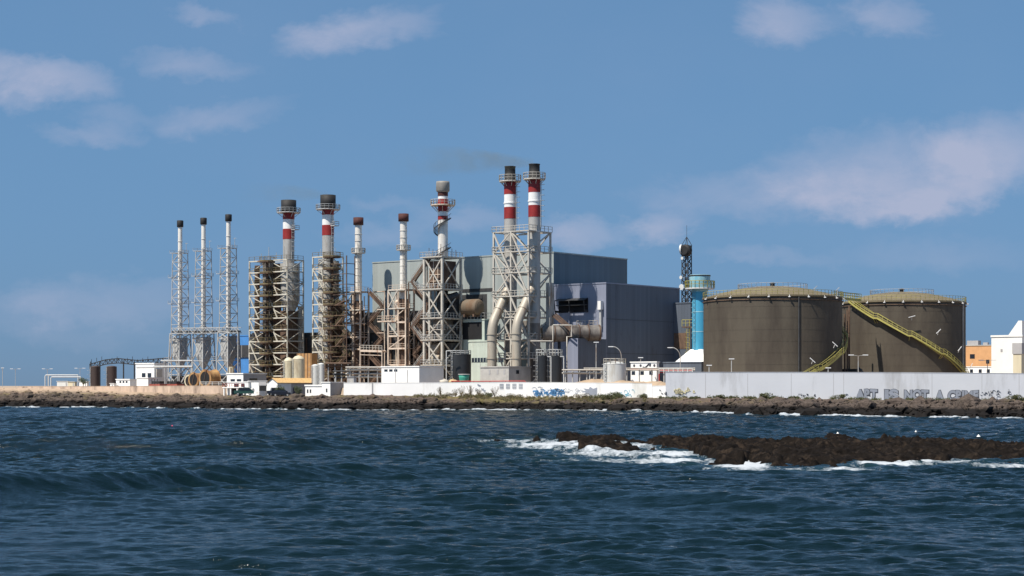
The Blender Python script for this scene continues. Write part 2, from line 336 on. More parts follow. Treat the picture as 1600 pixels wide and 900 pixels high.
def ground_mat():
    m = bpy.data.materials.new('volcanic_shore'); m.use_nodes = True; t = m.node_tree; n_ = t.nodes; l_ = t.links; b = n_['Principled BSDF']
    b.inputs['Roughness'].default_value = .95; b.inputs['Specular IOR Level'].default_value = .15
    def at(nm): a = n_.new('ShaderNodeAttribute'); a.attribute_name = nm; return a.outputs['Fac']
    def M_(op, a, b2=None, c=None, clamp=False):
        n = n_.new('ShaderNodeMath'); n.operation = op; n.use_clamp = clamp
        for i, v in enumerate((a, b2, c)):
            if v is None: continue
            if isinstance(v, (int, float)): n.inputs[i].default_value = v
            else: l_.new(v, n.inputs[i])
        return n.outputs[0]
    tcn = n_.new('ShaderNodeTexCoord')
    def nz(s, d=6, r=.65, loc=0):
        mp = n_.new('ShaderNodeMapping'); l_.new(tcn.outputs['Object'], mp.inputs[0]); mp.inputs['Location'].default_value = (loc, 0, 0)
        n = n_.new('ShaderNodeTexNoise'); n.inputs['Scale'].default_value = s; n.inputs['Detail'].default_value = d; n.inputs['Roughness'].default_value = r; l_.new(mp.outputs[0], n.inputs['Vector']); return n.outputs['Fac']
    a, b_, c_ = nz(.5), nz(2.2, 5, .7, 5), nz(.07, 4, .6, 9)
    def mix(f, x, y):
        n = n_.new('ShaderNodeMixRGB'); l_.new(f, n.inputs[0])
        for i, v in ((1, x), (2, y)):
            if isinstance(v, tuple): n.inputs[i].default_value = (*v, 1)
            else: l_.new(v, n.inputs[i])
        return n.outputs[0]
    sp = n_.new('ShaderNodeSeparateXYZ'); l_.new(tcn.outputs['Object'], sp.inputs[0])
    soil_ = at('soil'); px_ = at('px')
    wet = M_('SUBTRACT', 1.0, M_('DIVIDE', M_('ADD', sp.outputs[2], M_('MULTIPLY', M_('SUBTRACT', a, .5), 1.2)), 1.75), clamp=True)
    wet = M_('MULTIPLY', wet, 4.5, clamp=True)
    rock = mix(M_('MULTIPLY_ADD', M_('SUBTRACT', b_, .5), 3.2, .5, clamp=True), (.040,.032,.027), (.12,.092,.076))
    red = mix(M_('MULTIPLY_ADD', M_('SUBTRACT', c_, .5), 6, .3, clamp=True), (.13,.105,.085), (.20,.125,.095))
    red = mix(M_('MULTIPLY_ADD', M_('SUBTRACT', b_, .5), 3, .4, clamp=True), (.07,.055,.045), red)
    mid = M_('SUBTRACT', 1.0, M_('MULTIPLY', M_('ABSOLUTE', M_('SUBTRACT', px_, .52)), 9), clamp=True)
    veg = mix(M_('MULTIPLY_ADD', M_('SUBTRACT', nz(.25, 5, .7, 22), .5), 6, M_('MULTIPLY_ADD', mid, .75, .05), clamp=True), red, (.15,.125,.05))
    up = mix(M_('MULTIPLY_ADD', soil_, 2.2, M_('SUBTRACT', M_('MULTIPLY', M_('SUBTRACT', a, .5), 2), .3), clamp=True), rock, veg)
    sandy = M_('MULTIPLY', M_('SUBTRACT', 1.0, M_('MULTIPLY', M_('SUBTRACT', px_, .12), 6), clamp=True), M_('MULTIPLY_ADD', soil_, 3.0, -1.4, clamp=True), clamp=True)
    up = mix(sandy, up, (.42,.31,.22))
    plant = M_('GREATER_THAN', soil_, .995)
    up = mix(plant, up, (.36,.28,.21))
    col = mix(wet, up, (.014,.012,.011))
    l_.new(col, b.inputs['Base Color'])
    bp = n_.new('ShaderNodeBump'); bp.inputs['Strength'].default_value = .8; bp.inputs['Distance'].default_value = .25; l_.new(b_, bp.inputs['Height']); l_.new(bp.outputs[0], b.inputs['Normal'])
    return m
ground.data.materials.append(ground_mat())

# ------------------------------------------------------------------ reef in the bay
def seg_mask(px, py, pts):
    """signed height budget from a chain of (px, y_far, y_near)"""
    xs = [p[0] for p in pts]; far = np.interp(px, xs, [p[1] for p in pts]); near = np.interp(px, xs, [p[2] for p in pts])
    return far, near
def reef_budget(X, Y):
    px = 800+F*X/Y; py = HZ+F*H/Y
    wob = (fbm(X/2.5, Y/7, 4, 41)-.5)*16*np.clip((px-860)/260, .35, 1.2)
    py = py+wob; px = px+(fbm(X/4, Y/9, 3, 47)-.5)*26
    def band(xs, far, near):
        f = np.interp(px, xs, far); n = np.interp(px, xs, near)
        mid = (f+n)/2; half = np.maximum((n-f)/2, .01)
        return np.where((px < xs[0]) | (px > xs[-1]), -1.0, 1-np.abs(py-mid)/half)
    a = band([868,885,930,1000,1080,1130,1200,1300,1400,1500,1600,1900,2300], [694,685,690,692,690,690,691,691,693,696,698,702,704], [695,697,700,703,703,712,728,733,726,720,722,722,716])
    b = band([905,925,960,1000,1030], [706,701,699,701,706], [707,709,709,709,707])
    b2 = band([1080,1094,1112,1160,1185], [710,707,704,700,706], [710.2,714,724,732,708])
    c = band([772,790,830,856], [691,689,689,691], [692,693,693,692])*.2-.12
    m = np.maximum.reduce([a, b, b2, c])
    return m, px
ru = cols(900, .305, .6, 40); ru = ru[ru > -.05]
rr = np.arange(96, 176, .22)
A2, D2 = np.meshgrid(ru, rr); RX, RY = A2*D2, D2
m_, rpx = reef_budget(RX, RY)
ridg = 1-np.abs(2*fbm(RX/1.6, RY/2.4, 5, 61)-1)
crack = fbm(RX/.7, RY/1.0, 4, 71)
big = fbm(RX/5.5, RY/9, 3, 66)
rz = np.sign(m_)*np.abs(np.clip(m_*1.7, -1, 1))**.75*.55-.26+(ridg-.70)*1.0*(.35+1.2*big)+(1-np.abs(2*fbm(RX/3.4, RY/5, 2, 69)-1)-.7)*.75+(crack-.5)*.55+(big-.45)*.7+(fbm(RX/.22, RY/.3, 2, 75)-.5)*.2
rz = np.where(m_ < -.9, -1, rz-np.clip(-m_, 0, 1)*2.2)
# pools inside the reef
for (qx, qy, sx, sy) in ((985,697,36,3.0),(1010,703,22,2.5),(1120,700,30,2.2)):
    e = ((rpx-qx)/sx)**2+((HZ+F*H/RY-qy)/sy)**2; rz -= 1.0*np.exp(-e)
reef = grid_mesh('reef', RX, RY, rz, {}, (m_ > -.6)); reef['kind'] = 'structure'
M['reef'] = mat('wet_lava_rock', (.0095,.0075,.0062), .9, 0, var=.6, scale=1.6, stain=(.036,.026,.019), stain_amt=.28, stain_scale=1.1, bump=.9, spec=.04)
reef.data.materials.append(M['reef'])

# ------------------------------------------------------------------ sea
rws = [38.0]
while rws[-1] < 430: rws.append(rws[-1]+(.10 if rws[-1] < 70 else .17 if rws[-1] < 110 else .26 if rws[-1] < 180 else .65))
rws = np.array(rws); wc = cols(760)
A3, D3 = np.meshgrid(wc, rws); WX, WY = A3*D3, D3
rg = np.random.RandomState(4)
sz = np.zeros_like(WX)
dcell = np.maximum(np.interp(rws, [38,70,110,180,430], [.1,.13,.2,.35,.7])[:, None], .61/760*D3)
NW = 90
lam = np.exp(rg.uniform(np.log(.45), np.log(4.5), NW)); th = rg.normal(R(-94), R(24), NW); ph = rg.uniform(0, 2*np.pi, NW)
for l, t_, p_ in zip(lam, th, ph):
    k = 2*np.pi/l; amp = .0046*l**.60
    fade = np.clip((l/dcell-2.2)/2, 0, 1)
    s = np.sin(k*(WX*np.cos(t_)+WY*np.sin(t_))+p_+1.6*np.sin(WX*k*.07+p_)+1.2*np.sin(WY*k*.05+2*p_))
    sz += amp*fade*(s+.35*np.cos(2*(k*(WX*np.cos(t_)+WY*np.sin(t_))+p_))*-1)
gust = .05+1.9*fbm(WX/14+3, WY/24, 4, 90)+np.interp(WY, [60,100,150,220,400], [0,.5,1.3,1.7,1.5])
sz *= gust
# long swells rolling in: crest line given by photo points, steep side towards the viewer
def swell(pts, hgt, wf, wb):
    P = [((a-800)/F*(H*F/(b-HZ)), H*F/(b-HZ)) for a, b in pts]
    yc = np.interp(WX, [p[0] for p in P], [p[1] for p in P]); t = WY-yc
    t = t+(fbm(WX/7, WX*0+5, 3, 78)-.5)*3.0
    hh = np.interp(WX, [p[0] for p in P], hgt)*(.9+.2*fbm(WX/9, WX*0+3, 2, 77))
    return hh*np.where(t < 0, np.exp(-(t/wf)**2), np.exp(-(t/wb)**2))
sz += swell([(-500,800),(0,777),(150,770),(300,760),(450,751),(600,745),(900,738)], [1.0,.98,.95,.92,.82,.62,.0], 3.0, 9.0)
sz += swell([(820,784),(930,783),(1100,788),(1250,795),(1330,798),(1500,796),(1700,800)], [.2,.42,.5,.44,.2,.26,.28], 2.2, 5.5)
sz += swell([(-300,700),(100,702),(400,704),(560,700),(760,697)], [.75,.8,.75,.6,0], 5, 10)
sz += swell([(820,700),(900,706),(1000,716),(1120,728)], [.1,.32,.3,.0], 1.6, 3.0)
# foam: white water round the reef and the shore
mw, wpx = reef_budget(WX, WY)
fpy = HZ+F*H/WY
def blob(px0, py0, rx, ry): return np.exp(-(((wpx-px0)/rx)**2+((fpy-py0)/ry)**2))
foam = .95*blob(870,697,70,4.5)+.8*blob(800,691,70,3)+.55*blob(835,700,60,4)+1.0*blob(950,703,90,4)+1.0*blob(1040,712,110,5.5)+.85*blob(960,722,120,3.5)+.9*blob(1065,724,50,4)+1.0*blob(1150,730,40,4)+1.1*blob(1175,726,26,7)+.7*blob(1250,736,110,2.4)+1.0*blob(1385,727,55,4)+.85*blob(1470,724,80,3.5)+1.0*blob(1570,730,60,3)+.95*blob(1000,697,70,3)+.8*blob(1130,701,26,2)+.45*blob(900,712,90,5)+.5*blob(1345,735,50,3)
foam += .35*np.clip(1-np.abs(m_ if False else mw+.12)/.22, 0, 1)*(fpy > 700)
dsw = np.interp(wpx, PXS, SHD)+(fbm(wpx/18, wpx*0, 5, 5, .6)-.5)*15
surf = np.exp(-((WY-dsw+2.5)/4.5)**2)*np.clip((fbm(wpx/30, wpx*0+7, 5, 55, .65)-.30)*3.2, 0, 1)
foam = np.maximum(foam, surf*1.35)
sz += surf*.30*(.15+1.5*fbm(WX/1.1, WY/1.5, 4, 57)**2)+.10*np.clip(foam, 0, 1)*(fbm(WX/.8, WY/.8, 3, 58))
glass_ = np.clip(swell([(-500,800),(0,778),(150,771),(300,762),(450,754),(600,748),(760,745)], [1,1,1,1,1,.6,0], 1.6, .8), 0, 1)
sea = grid_mesh('sea', WX, WY, sz, {'foam': foam})
sea['kind'] = 'structure'
def water_mat():
    m = bpy.data.materials.new('sea_water'); m.use_nodes = True; t = m.node_tree; n_ = t.nodes; l_ = t.links; b = n_['Principled BSDF']
    b.inputs['Roughness'].default_value = .12; b.inputs['IOR'].default_value = 1.33; b.inputs['Specular IOR Level'].default_value = .40
    tcn = n_.new('ShaderNodeTexCoord')
    def nz(s, d, r, sc=(1,1,1), loc=0):
        mp = n_.new('ShaderNodeMapping'); l_.new(tcn.outputs['Object'], mp.inputs[0]); mp.inputs['Scale'].default_value = sc; mp.inputs['Location'].default_value = (loc, 0, 0)
        n = n_.new('ShaderNodeTexNoise'); n.inputs['Scale'].default_value = s; n.inputs['Detail'].default_value = d; n.inputs['Roughness'].default_value = r; l_.new(mp.outputs[0], n.inputs['Vector']); return n.outputs['Fac']
    def M_(op, a, b2=None, c=None, clamp=False):
        n = n_.new('ShaderNodeMath'); n.operation = op; n.use_clamp = clamp
        for i, v in enumerate((a, b2, c)):
            if v is None: continue
            if isinstance(v, (int, float)): n.inputs[i].default_value = v
            else: l_.new(v, n.inputs[i])
        return n.outputs[0]
    fo = n_.new('ShaderNodeAttribute'); fo.attribute_name = 'foam'
    f1 = nz(.9, 8, .68, (1, .55, 1)); f2 = nz(3.5, 5, .7, (1, .6, 1), 4)
    fm = M_('MULTIPLY_ADD', M_('SUBTRACT', M_('ADD', M_('MULTIPLY', f1, .65), M_('MULTIPLY', f2, .35)), .5), 3.4, M_('SUBTRACT', fo.outputs['Fac'], .56))
    fm = M_('MULTIPLY', fm, 1.7, clamp=True)
    fm = M_('MULTIPLY', fm, M_('GREATER_THAN', fo.outputs['Fac'], .06))
    deep = n_.new('ShaderNodeMixRGB'); l_.new(nz(.03, 3, .5, (1,.5,1), 12), deep.inputs[0]); deep.inputs[1].default_value = (.0012,.0055,.0070,1); deep.inputs[2].default_value = (.0024,.0100,.0110,1)
    sh = n_.new('ShaderNodeMixRGB'); l_.new(M_('MULTIPLY', fo.outputs['Fac'], .55, clamp=True), sh.inputs[0]); l_.new(deep.outputs[0], sh.inputs[1]); sh.inputs[2].default_value = (.022,.060,.075,1)
    mx = n_.new('ShaderNodeMixRGB'); l_.new(fm, mx.inputs[0]); l_.new(sh.outputs[0], mx.inputs[1]); mx.inputs[2].default_value = (.42,.45,.48,1); l_.new(mx.outputs[0], b.inputs['Base Color'])
    l_.new(M_('MULTIPLY_ADD', fm, .8, .1), b.inputs['Roughness'])
    rip = M_('ADD', nz(4.6, 4, .6, (.5, 1.3, 1)), M_('MULTIPLY', nz(.9, 3, .5, (.6, 1.3, 1), 8), .8))
    bp = n_.new('ShaderNodeBump'); bp.inputs['Strength'].default_value = 1.0; spw = n_.new('ShaderNodeSeparateXYZ'); l_.new(tcn.outputs['Object'], spw.inputs[0]); mrw = n_.new('ShaderNodeMapRange'); l_.new(spw.outputs[1], mrw.inputs[0]); mrw.inputs[1].default_value = 65; mrw.inputs[2].default_value = 170; mrw.inputs[3].default_value = .052; mrw.inputs[4].default_value = .14; l_.new(mrw.outputs[0], bp.inputs['Distance']); l_.new(rip, bp.inputs['Height']); l_.new(bp.outputs[0], b.inputs['Normal'])
    return m
sea.data.materials.append(water_mat())

# ================================================================== PLANT
G = 4.6                                   # level of the plant's ground
def at(px, D, z=G): return Vector(((px-800)*D/F, D, z))
def lattice(mb, mp, o0, a0, b0, o1, a1, b1, zl, wp=.3, wb=.2, pat='x', bays=(1,1), back=True):
    """mb bracing, mp posts; plan rectangle (near-left... corner o, vectors a, b) at bottom and top; zl levels"""
    z0, z1 = zl[0], zl[-1]
    def corner(i, j, z):
        t = (z-z0)/(z1-z0); p = o0+a0*i+b0*j; q = o1+a1*i+b1*j; r = p.lerp(q, t); r.z = z; return r
    na, nb = bays
    cols_ = [(i/na, 0) for i in range(na+1)]+[(1, j/nb) for j in range(1, nb+1)]+[(1-i/na, 1) for i in range(1, na+1)]+[(0, 1-j/nb) for j in range(1, nb)]
    for i, j in cols_: (mp).bar(corner(i, j, z0), corner(i, j, z1), wp)
    n = len(cols_)
    for k in range(n):
        c, d = cols_[k], cols_[(k+1) % n]
        for li, (za, zb) in enumerate(zip(zl, zl[1:])):
            mb.bar(corner(*c, zb), corner(*d, zb), wb*1.15)
            if not back and k >= na+nb: continue
            if pat == 'x': mb.bar(corner(*c, za), corner(*d, zb), wb); mb.bar(corner(*d, za), corner(*c, zb), wb)
            elif pat == 'z':
                if li % 2 == k % 2: mb.bar(corner(*c, za), corner(*d, zb), wb)
                else: mb.bar(corner(*d, za), corner(*c, zb), wb)
            elif pat == 'k':
                m = (corner(*c, zb)+corner(*d, zb))/2; mb.bar(corner(*c, za), m, wb); mb.bar(corner(*d, za), m, wb)
            elif pat == 's' and li % 2 == 0: mb.bar(corner(*c, za), corner(*d, zb), wb)
    mb.bar(corner(*cols_[0], z0), corner(*cols_[0], z0)+Z*.01, wb)
def ring_platform(mb, mr, c, z, r0, r1, n=16, h=1.1, w=.1, t=.2):
    mb.lathe((c.x, c.y, 0), [(r0, z), (r1, z), (r1, z+t), (r0, z+t)], n, smooth=False)
    mr.rail([(c.x+r1*math.cos(2*math.pi*i/n), c.y+r1*math.sin(2*math.pi*i/n), z+t) for i in range(n)], h, w, 3, True, True)
def ladder(mb, p, z0, z1, out, w=.5):
    s = out.cross(Z).normalized()*w/2
    mb.bar(p+s+Z*z0, p+s+Z*z1, .07); mb.bar(p-s+Z*z0, p-s+Z*z1, .07)
    z = z0
    while z < z1: mb.bar(p+s+Z*z, p-s+Z*z, .05); z += .6
    z = z0+2.5
    while z < z1:
        q = p+out*.75+Z*z; mb.bar(p+s*1.4+Z*z, q+s*1.2, .06); mb.bar(q+s*1.2, q-s*1.2, .06); mb.bar(q-s*1.2, p-s*1.4+Z*z, .06); z += 1.2
def flights(mb, mr, o, d, wv, z0, z1, L, rise, wd=1.0):
    """zigzag stair running along d from o, offset wv between flights"""
    z = z0; k = 0
    while z < z1-.1:
        a, b = (o, o+d*L) if k % 2 == 0 else (o+d*L, o)
        off = wv*(k % 2); za, zb = z, min(z+rise, z1)
        for s in (0, 1):
            e = wv.normalized()*wd*s
            mb.bar(a+off+e+Z*za, b+off+e+Z*zb, .12, .34)
            mr.bar(a+off+e+Z*(za+1), b+off+e+Z*(zb+1), .09); mr.bar(a+off+e+Z*(za+.55), b+off+e+Z*(zb+.55), .07)
            for q in np.linspace(0, 1, 4): p = (a+off+e).lerp(b+off+e, q)+Z*(za+(zb-za)*q); mr.bar(p, p+Z*1, .07)
        n = 8
        for i in range(n):
            p = (a+off).lerp(b+off, (i+.5)/n)+Z*(za+(zb-za)*(i+.5)/n); mb.obox(p-d*.16, d*.32, wv.normalized()*wd, Z*.05)
        e = b+(d if k % 2 == 0 else -d)*0
        mb.obox(e-d*.0+Z*(zb-.1), (d if k % 2 == 0 else -d)*1.3, wv.normalized()*(wd+wv.length), Z*.12)
        z += rise; k += 1

# ------------------------------------------------------------------ three slim white chimneys in square lattice masts
def slim_chimney(label, px, D):
    c = at(px, D); t = thing('slim_chimney', label, 'chimney', c, 'slim white chimneys in lattice masts')
    z0 = c.z
    MB().cyl(c+Z*15, c+Z*46.4, .64, .60, 20).build('flue', 'wflue', t)
    MB().lathe((c.x, c.y, 0), [(.80,z0+45.4),(.92,z0+45.5),(.92,z0+47.2),(.80,z0+47.3)], 20).build('cap', 'black', t)
    for k in range(10): MB().cyl(c+Z*(17+2.7*k), c+Z*(17.12+2.7*k), .72, n=20).build('flange', 'wflue', t)
    mb, mp = MB(), MB()
    def rect(L, z): o = c-U*L/2-V*L/2; o.z = z; return o, U*L, V*L
    zl = [z0+15.2+k*(38-15.2)/9 for k in range(10)]
    lattice(mb, mp, *rect(3.5, 0), *rect(3.0, 0), zl, .18, .11, 'z')
    fr = mb.build('lattice_frame', 'galv', t); mp.build('corner_post', 'galv', fr)
    for zz_, L in ((38, 3.3), (31, 3.9), (23.6, 4.0)):
        pl, pr = MB(), MB()
        o = c-U*L/2-V*L/2+Z*zz_; o1 = o-U*.9
        for a, b in ((o, U*.5), (o+U*(L-.5), U*.5)): pl.obox(a, b, V*L, Z*.14)
        pl.obox(o1, U*.9, V*L, Z*.14)
        pr.rail([o1+Z*.1, o1+V*L+Z*.1, o+U*L+V*L+Z*.1, o+U*L+Z*.1], .75, .06, 1.6)
        p_ = pl.build('platform', 'galv', t); pr.build('railing', 'galv', p_)
    # silencer box and hopper under the mast
    bx = MB(); bx.box(c+Z*8.6, 3.0, 3.0, 5.4)
    L0, L1 = 3.0, .9; o = c+Z*5.6
    q = [c-U*L1/2-V*L1/2+Z*5.4, c+U*L1/2-V*L1/2+Z*5.4, c+U*L1/2+V*L1/2+Z*5.4, c-U*L1/2+V*L1/2+Z*5.4, c-U*1.5-V*1.5+Z*8.6, c+U*1.5-V*1.5+Z*8.6, c+U*1.5+V*1.5+Z*8.6, c-U*1.5+V*1.5+Z*8.6]
    bx.add(q, [(0,1,5,4),(1,2,6,5),(2,3,7,6),(3,0,4,7),(3,2,1,0)])
    b = bx.build('silencer', 'sil', t)
    MB().box(c+Z*0-U*.3, 3.6, 3.4, 3.3).build('engine_block', 'dark', t)
    st = MB()
    for s in (-1, 1):
        for k in (-.75, .75): st.obox(c+U*(s*1.53-.05)+V*k+Z*8.7, U*.1, V*.14, Z*5.2); st.obox(c+V*(s*1.53-.05)+U*k+Z*8.7, U*.14, V*.1, Z*5.2)
    st.build('stiffener', 'galv', b)
    mb, mp = MB(), MB()
    lattice(mb, mp, *rect(4.8, 0), *rect(4.0, 0), [z0+0, z0+3.6, z0+7.4, z0+13.4, z0+15.2], .26, .18, 'x')
    fr = mb.build('base_frame', 'galv', t); mp.build('leg', 'galv', fr)
    mb, mr = MB(), MB(); o = c-U*4.2-V*2.4
    mb.obox(o+Z*7.3, U*2.2, V*4.4, Z*.16); mr.rail([o+Z*7.45, o+V*4.4+Z*7.45], 1, .08, 1.5); mr.rail([o+Z*7.45, o+U*2.2+Z*7.45], 1, .08, 1.5)
    mb.bar(o+Z*7.3, o+U*1.9+Z*3.6, .15)
    p_ = mb.build('side_platform', 'galv', t); mr.build('railing', 'galv', p_)
    ant = MB(); ant.bar(c+V*1.2+U*1.2+Z*38, c+V*1.2+U*1.2+Z*41, .08); ant.bar(c+V*1.2+U*.6+Z*40.8, c+V*1.2+U*1.9+Z*40.8, .08); ant.build('bracket', 'galv', t)
    return t
s1 = slim_chimney('shortest-looking, leftmost of the three slim white chimneys in lattice masts', 281.5, 508)
s2 = dup(s1, at(318, 500), 'middle one of the three slim white chimneys in lattice masts')
s3 = dup(s1, at(357, 490), 'slim white chimney in a lattice mast, nearest to the blue hall, rightmost of three')
# pipe bridge linking the three masts
p0, p1 = at(268, 505, ZZ(521, 505)), at(372, 484, ZZ(520, 484)); d = (p1-p0)
t = thing('pipe_bridge', 'white lattice bridge running between the bases of the three slim chimneys', 'pipe bridge', at(268, 505))
mb, pp = MB(), MB(); W_ = V*1.2
n = 15
for s in (0, 1):
    for h in (0, 1.5): mb.bar(p0+W_*s+Z*h, p1+W_*s+Z*h, .16)
    for i in range(n):
        a, b = p0+d*(i/n)+W_*s, p0+d*((i+1)/n)+W_*s; mb.bar(a, b+Z*1.5, .11) if i % 2 else mb.bar(a+Z*1.5, b, .11); mb.bar(a, a+Z*1.5, .11)
pp.cyl(p0+W_*.3+Z*.45, p1+W_*.3+Z*.45, .24, n=10); pp.cyl(p0+W_*.75+Z*.45, p1+W_*.75+Z*.45, .18, n=10)
mb.build('truss', 'galv', t); pp.build('pipe', 'dark', t)
lg = MB()
for a in (.0, 1.0): q = p0+d*a; lg.bar(Vector((q.x, q.y, G)), q, .22)
lg.build('leg', 'galv', t)
# big slanted brace pipe & low pipe run in front
t = thing('pipe_rack', 'low white pipe rack in front of the slim chimneys, above the red skid', 'pipe rack', at(262, 478))
mb, pp = MB(), MB()
a, b = at(240, 480, ZZ(573, 480)), at(301, 474, ZZ(573, 474)); pp.cyl(a, b, .28, n=10); pp.cyl(a+Z*1.6+U*3, b+Z*1.6, .2, n=10)
for f_ in (.3, .62, 1.0): q = a.lerp(b, f_); mb.bar(Vector((q.x, q.y, G)), q+Z*1.8, .2)
mb.bar(at(282, 476, G+1), at(297, 475, ZZ(574, 475)), .28); mb.bar(at(268, 478, G+1), at(262, 479, ZZ(590, 479)), .28); mb.bar(at(265, 478, G+1), at(281, 476, G+1), .3)
pp.build('pipe', 'galv', t); mb.build('support', 'galv', t)
for px_, D, s_, lb in ((272, 476, 1, 'dark red steel skid under the low pipe rack left of the cable drums'), (247, 474, .8, 'dark red container beside the shaded wall of the white office')):
    t = thing('skid', lb, 'skid', at(px_, D)); mb = MB(); mb.box(at(px_, D), 5.2*s_, 2.4, .9); 
    mb.build('base', 'redb', t); tp = MB(); tp.box(at(px_, D, G+.95), 3.6*s_, 1.6, .7)
    for k in (-1.4, 0, 1.4): tp.bar(at(px_, D, G+.9)+U*k*s_-V*1.2, at(px_, D, G+2.2)+U*k*s_-V*1.2, .14)
    tp.build('frame', 'dark', t)
# cable drums (spool shells lying on their side)
def drum(px, D, r, wd, label, m1):
    c = at(px, D, G+r); ax = V*-1; t = thing('cable_drum', label, 'drum', at(px, D), 'big rusty drums behind the pink wall')
    a, b = c-ax*wd/2, c+ax*wd/2
    mb = MB()
    for e, f_ in ((a, a+ax*.12), (b-ax*.12, b)):
        mb.cyl(e, f_, r, n=36)
    mb.build('flange', m1, t)
    MB().cyl(a+ax*.1, b-ax*.1, r*.86, n=36, caps=False).build('shell', m1, t)
    hb = MB(); hb.cyl(b, b+ax*.05, r*.74, n=28); hb.build('hub_opening', 'opening', t)
    cr = MB()
    for k in range(1): an = 1.3; v_ = Vector((0,0,1))*math.sin(an)+U*math.cos(an); cr.bar(b+ax*.1-v_*r*.95, b+ax*.1+v_*r*.95, .16)
    cr.build('spoke', 'rust', t)
M['drumrust'] = mat('orange_rust_plate', (.40,.24,.10), .8, var=.3, stain=(.20,.09,.04), stain_amt=.45)
drum(328, 462, 2.35, 3.4, 'largest rusty cable drum lying on its side, open end facing the camera', 'drumrust')
drum(309, 468, 2.0, 3.0, 'rusty orange cable drum behind the largest one', 'drumrust')
drum(298, 471, 1.7, 1.4, 'small pale cable drum at the left end of the drums', 'silo')

# ------------------------------------------------------------------ tower frames helper given photo columns
def frame_from(pxL, pxN, pxR, D):
    """corners of a plan rectangle on the plant grid: near corner column pxN at depth D"""
    Nn = at(pxN, D, 0)
    def solve(px, dv):
        a = (px-800)/F; return (a*Nn.y-Nn.x)/(dv.x-a*dv.y)
    Lu = solve(pxL, -U); Lv = solve(pxR, V)
    return Nn-U*Lu, U*Lu, V*Lv, Lu, Lv      # origin = left corner
def zlev(pys, D): return [ZZ(p, D) for p in pys]
def banded(t, c, z_top, bands, r, cap, capz, ladder_to, platz, D, rp=None, capmat='black'):
    """bands: list of (z0,z1,r,material,name)"""
    for z0, z1, rr_, mm, nm in bands: MB().cyl(Vector((c.x,c.y,z0)), Vector((c.x,c.y,z1)), rr_, n=28).build(nm, mm, t)
    MB().lathe((c.x,c.y,0), [(r,capz[0]-.3),(cap,capz[0]),(cap,capz[1]),(cap*.93,capz[1]),(cap*.93,capz[1]-1.2)], 28).build('cap', capmat, t)
    for z, r1 in platz:
        a, b = MB(), MB(); ring_platform(a, b, c, z, r*.95, r1, 18, 1.1, .1)
        for i in range(6): an = i*math.pi/3; a.bar(Vector((c.x+r*math.cos(an), c.y+r*math.sin(an), z-1.1)), Vector((c.x+(r1-.2)*math.cos(an), c.y+(r1-.2)*math.sin(an), z)), .12)
        p_ = a.build('platform', 'galv', t); b.build('railing', 'galv', p_)
    l = MB(); out = (U*.9+V*-.1).normalized(); ladder(l, Vector((c.x,c.y,0))+out*(r+.2), ladder_to[0], ladder_to[1], out); l.build('ladder', 'galv', t)

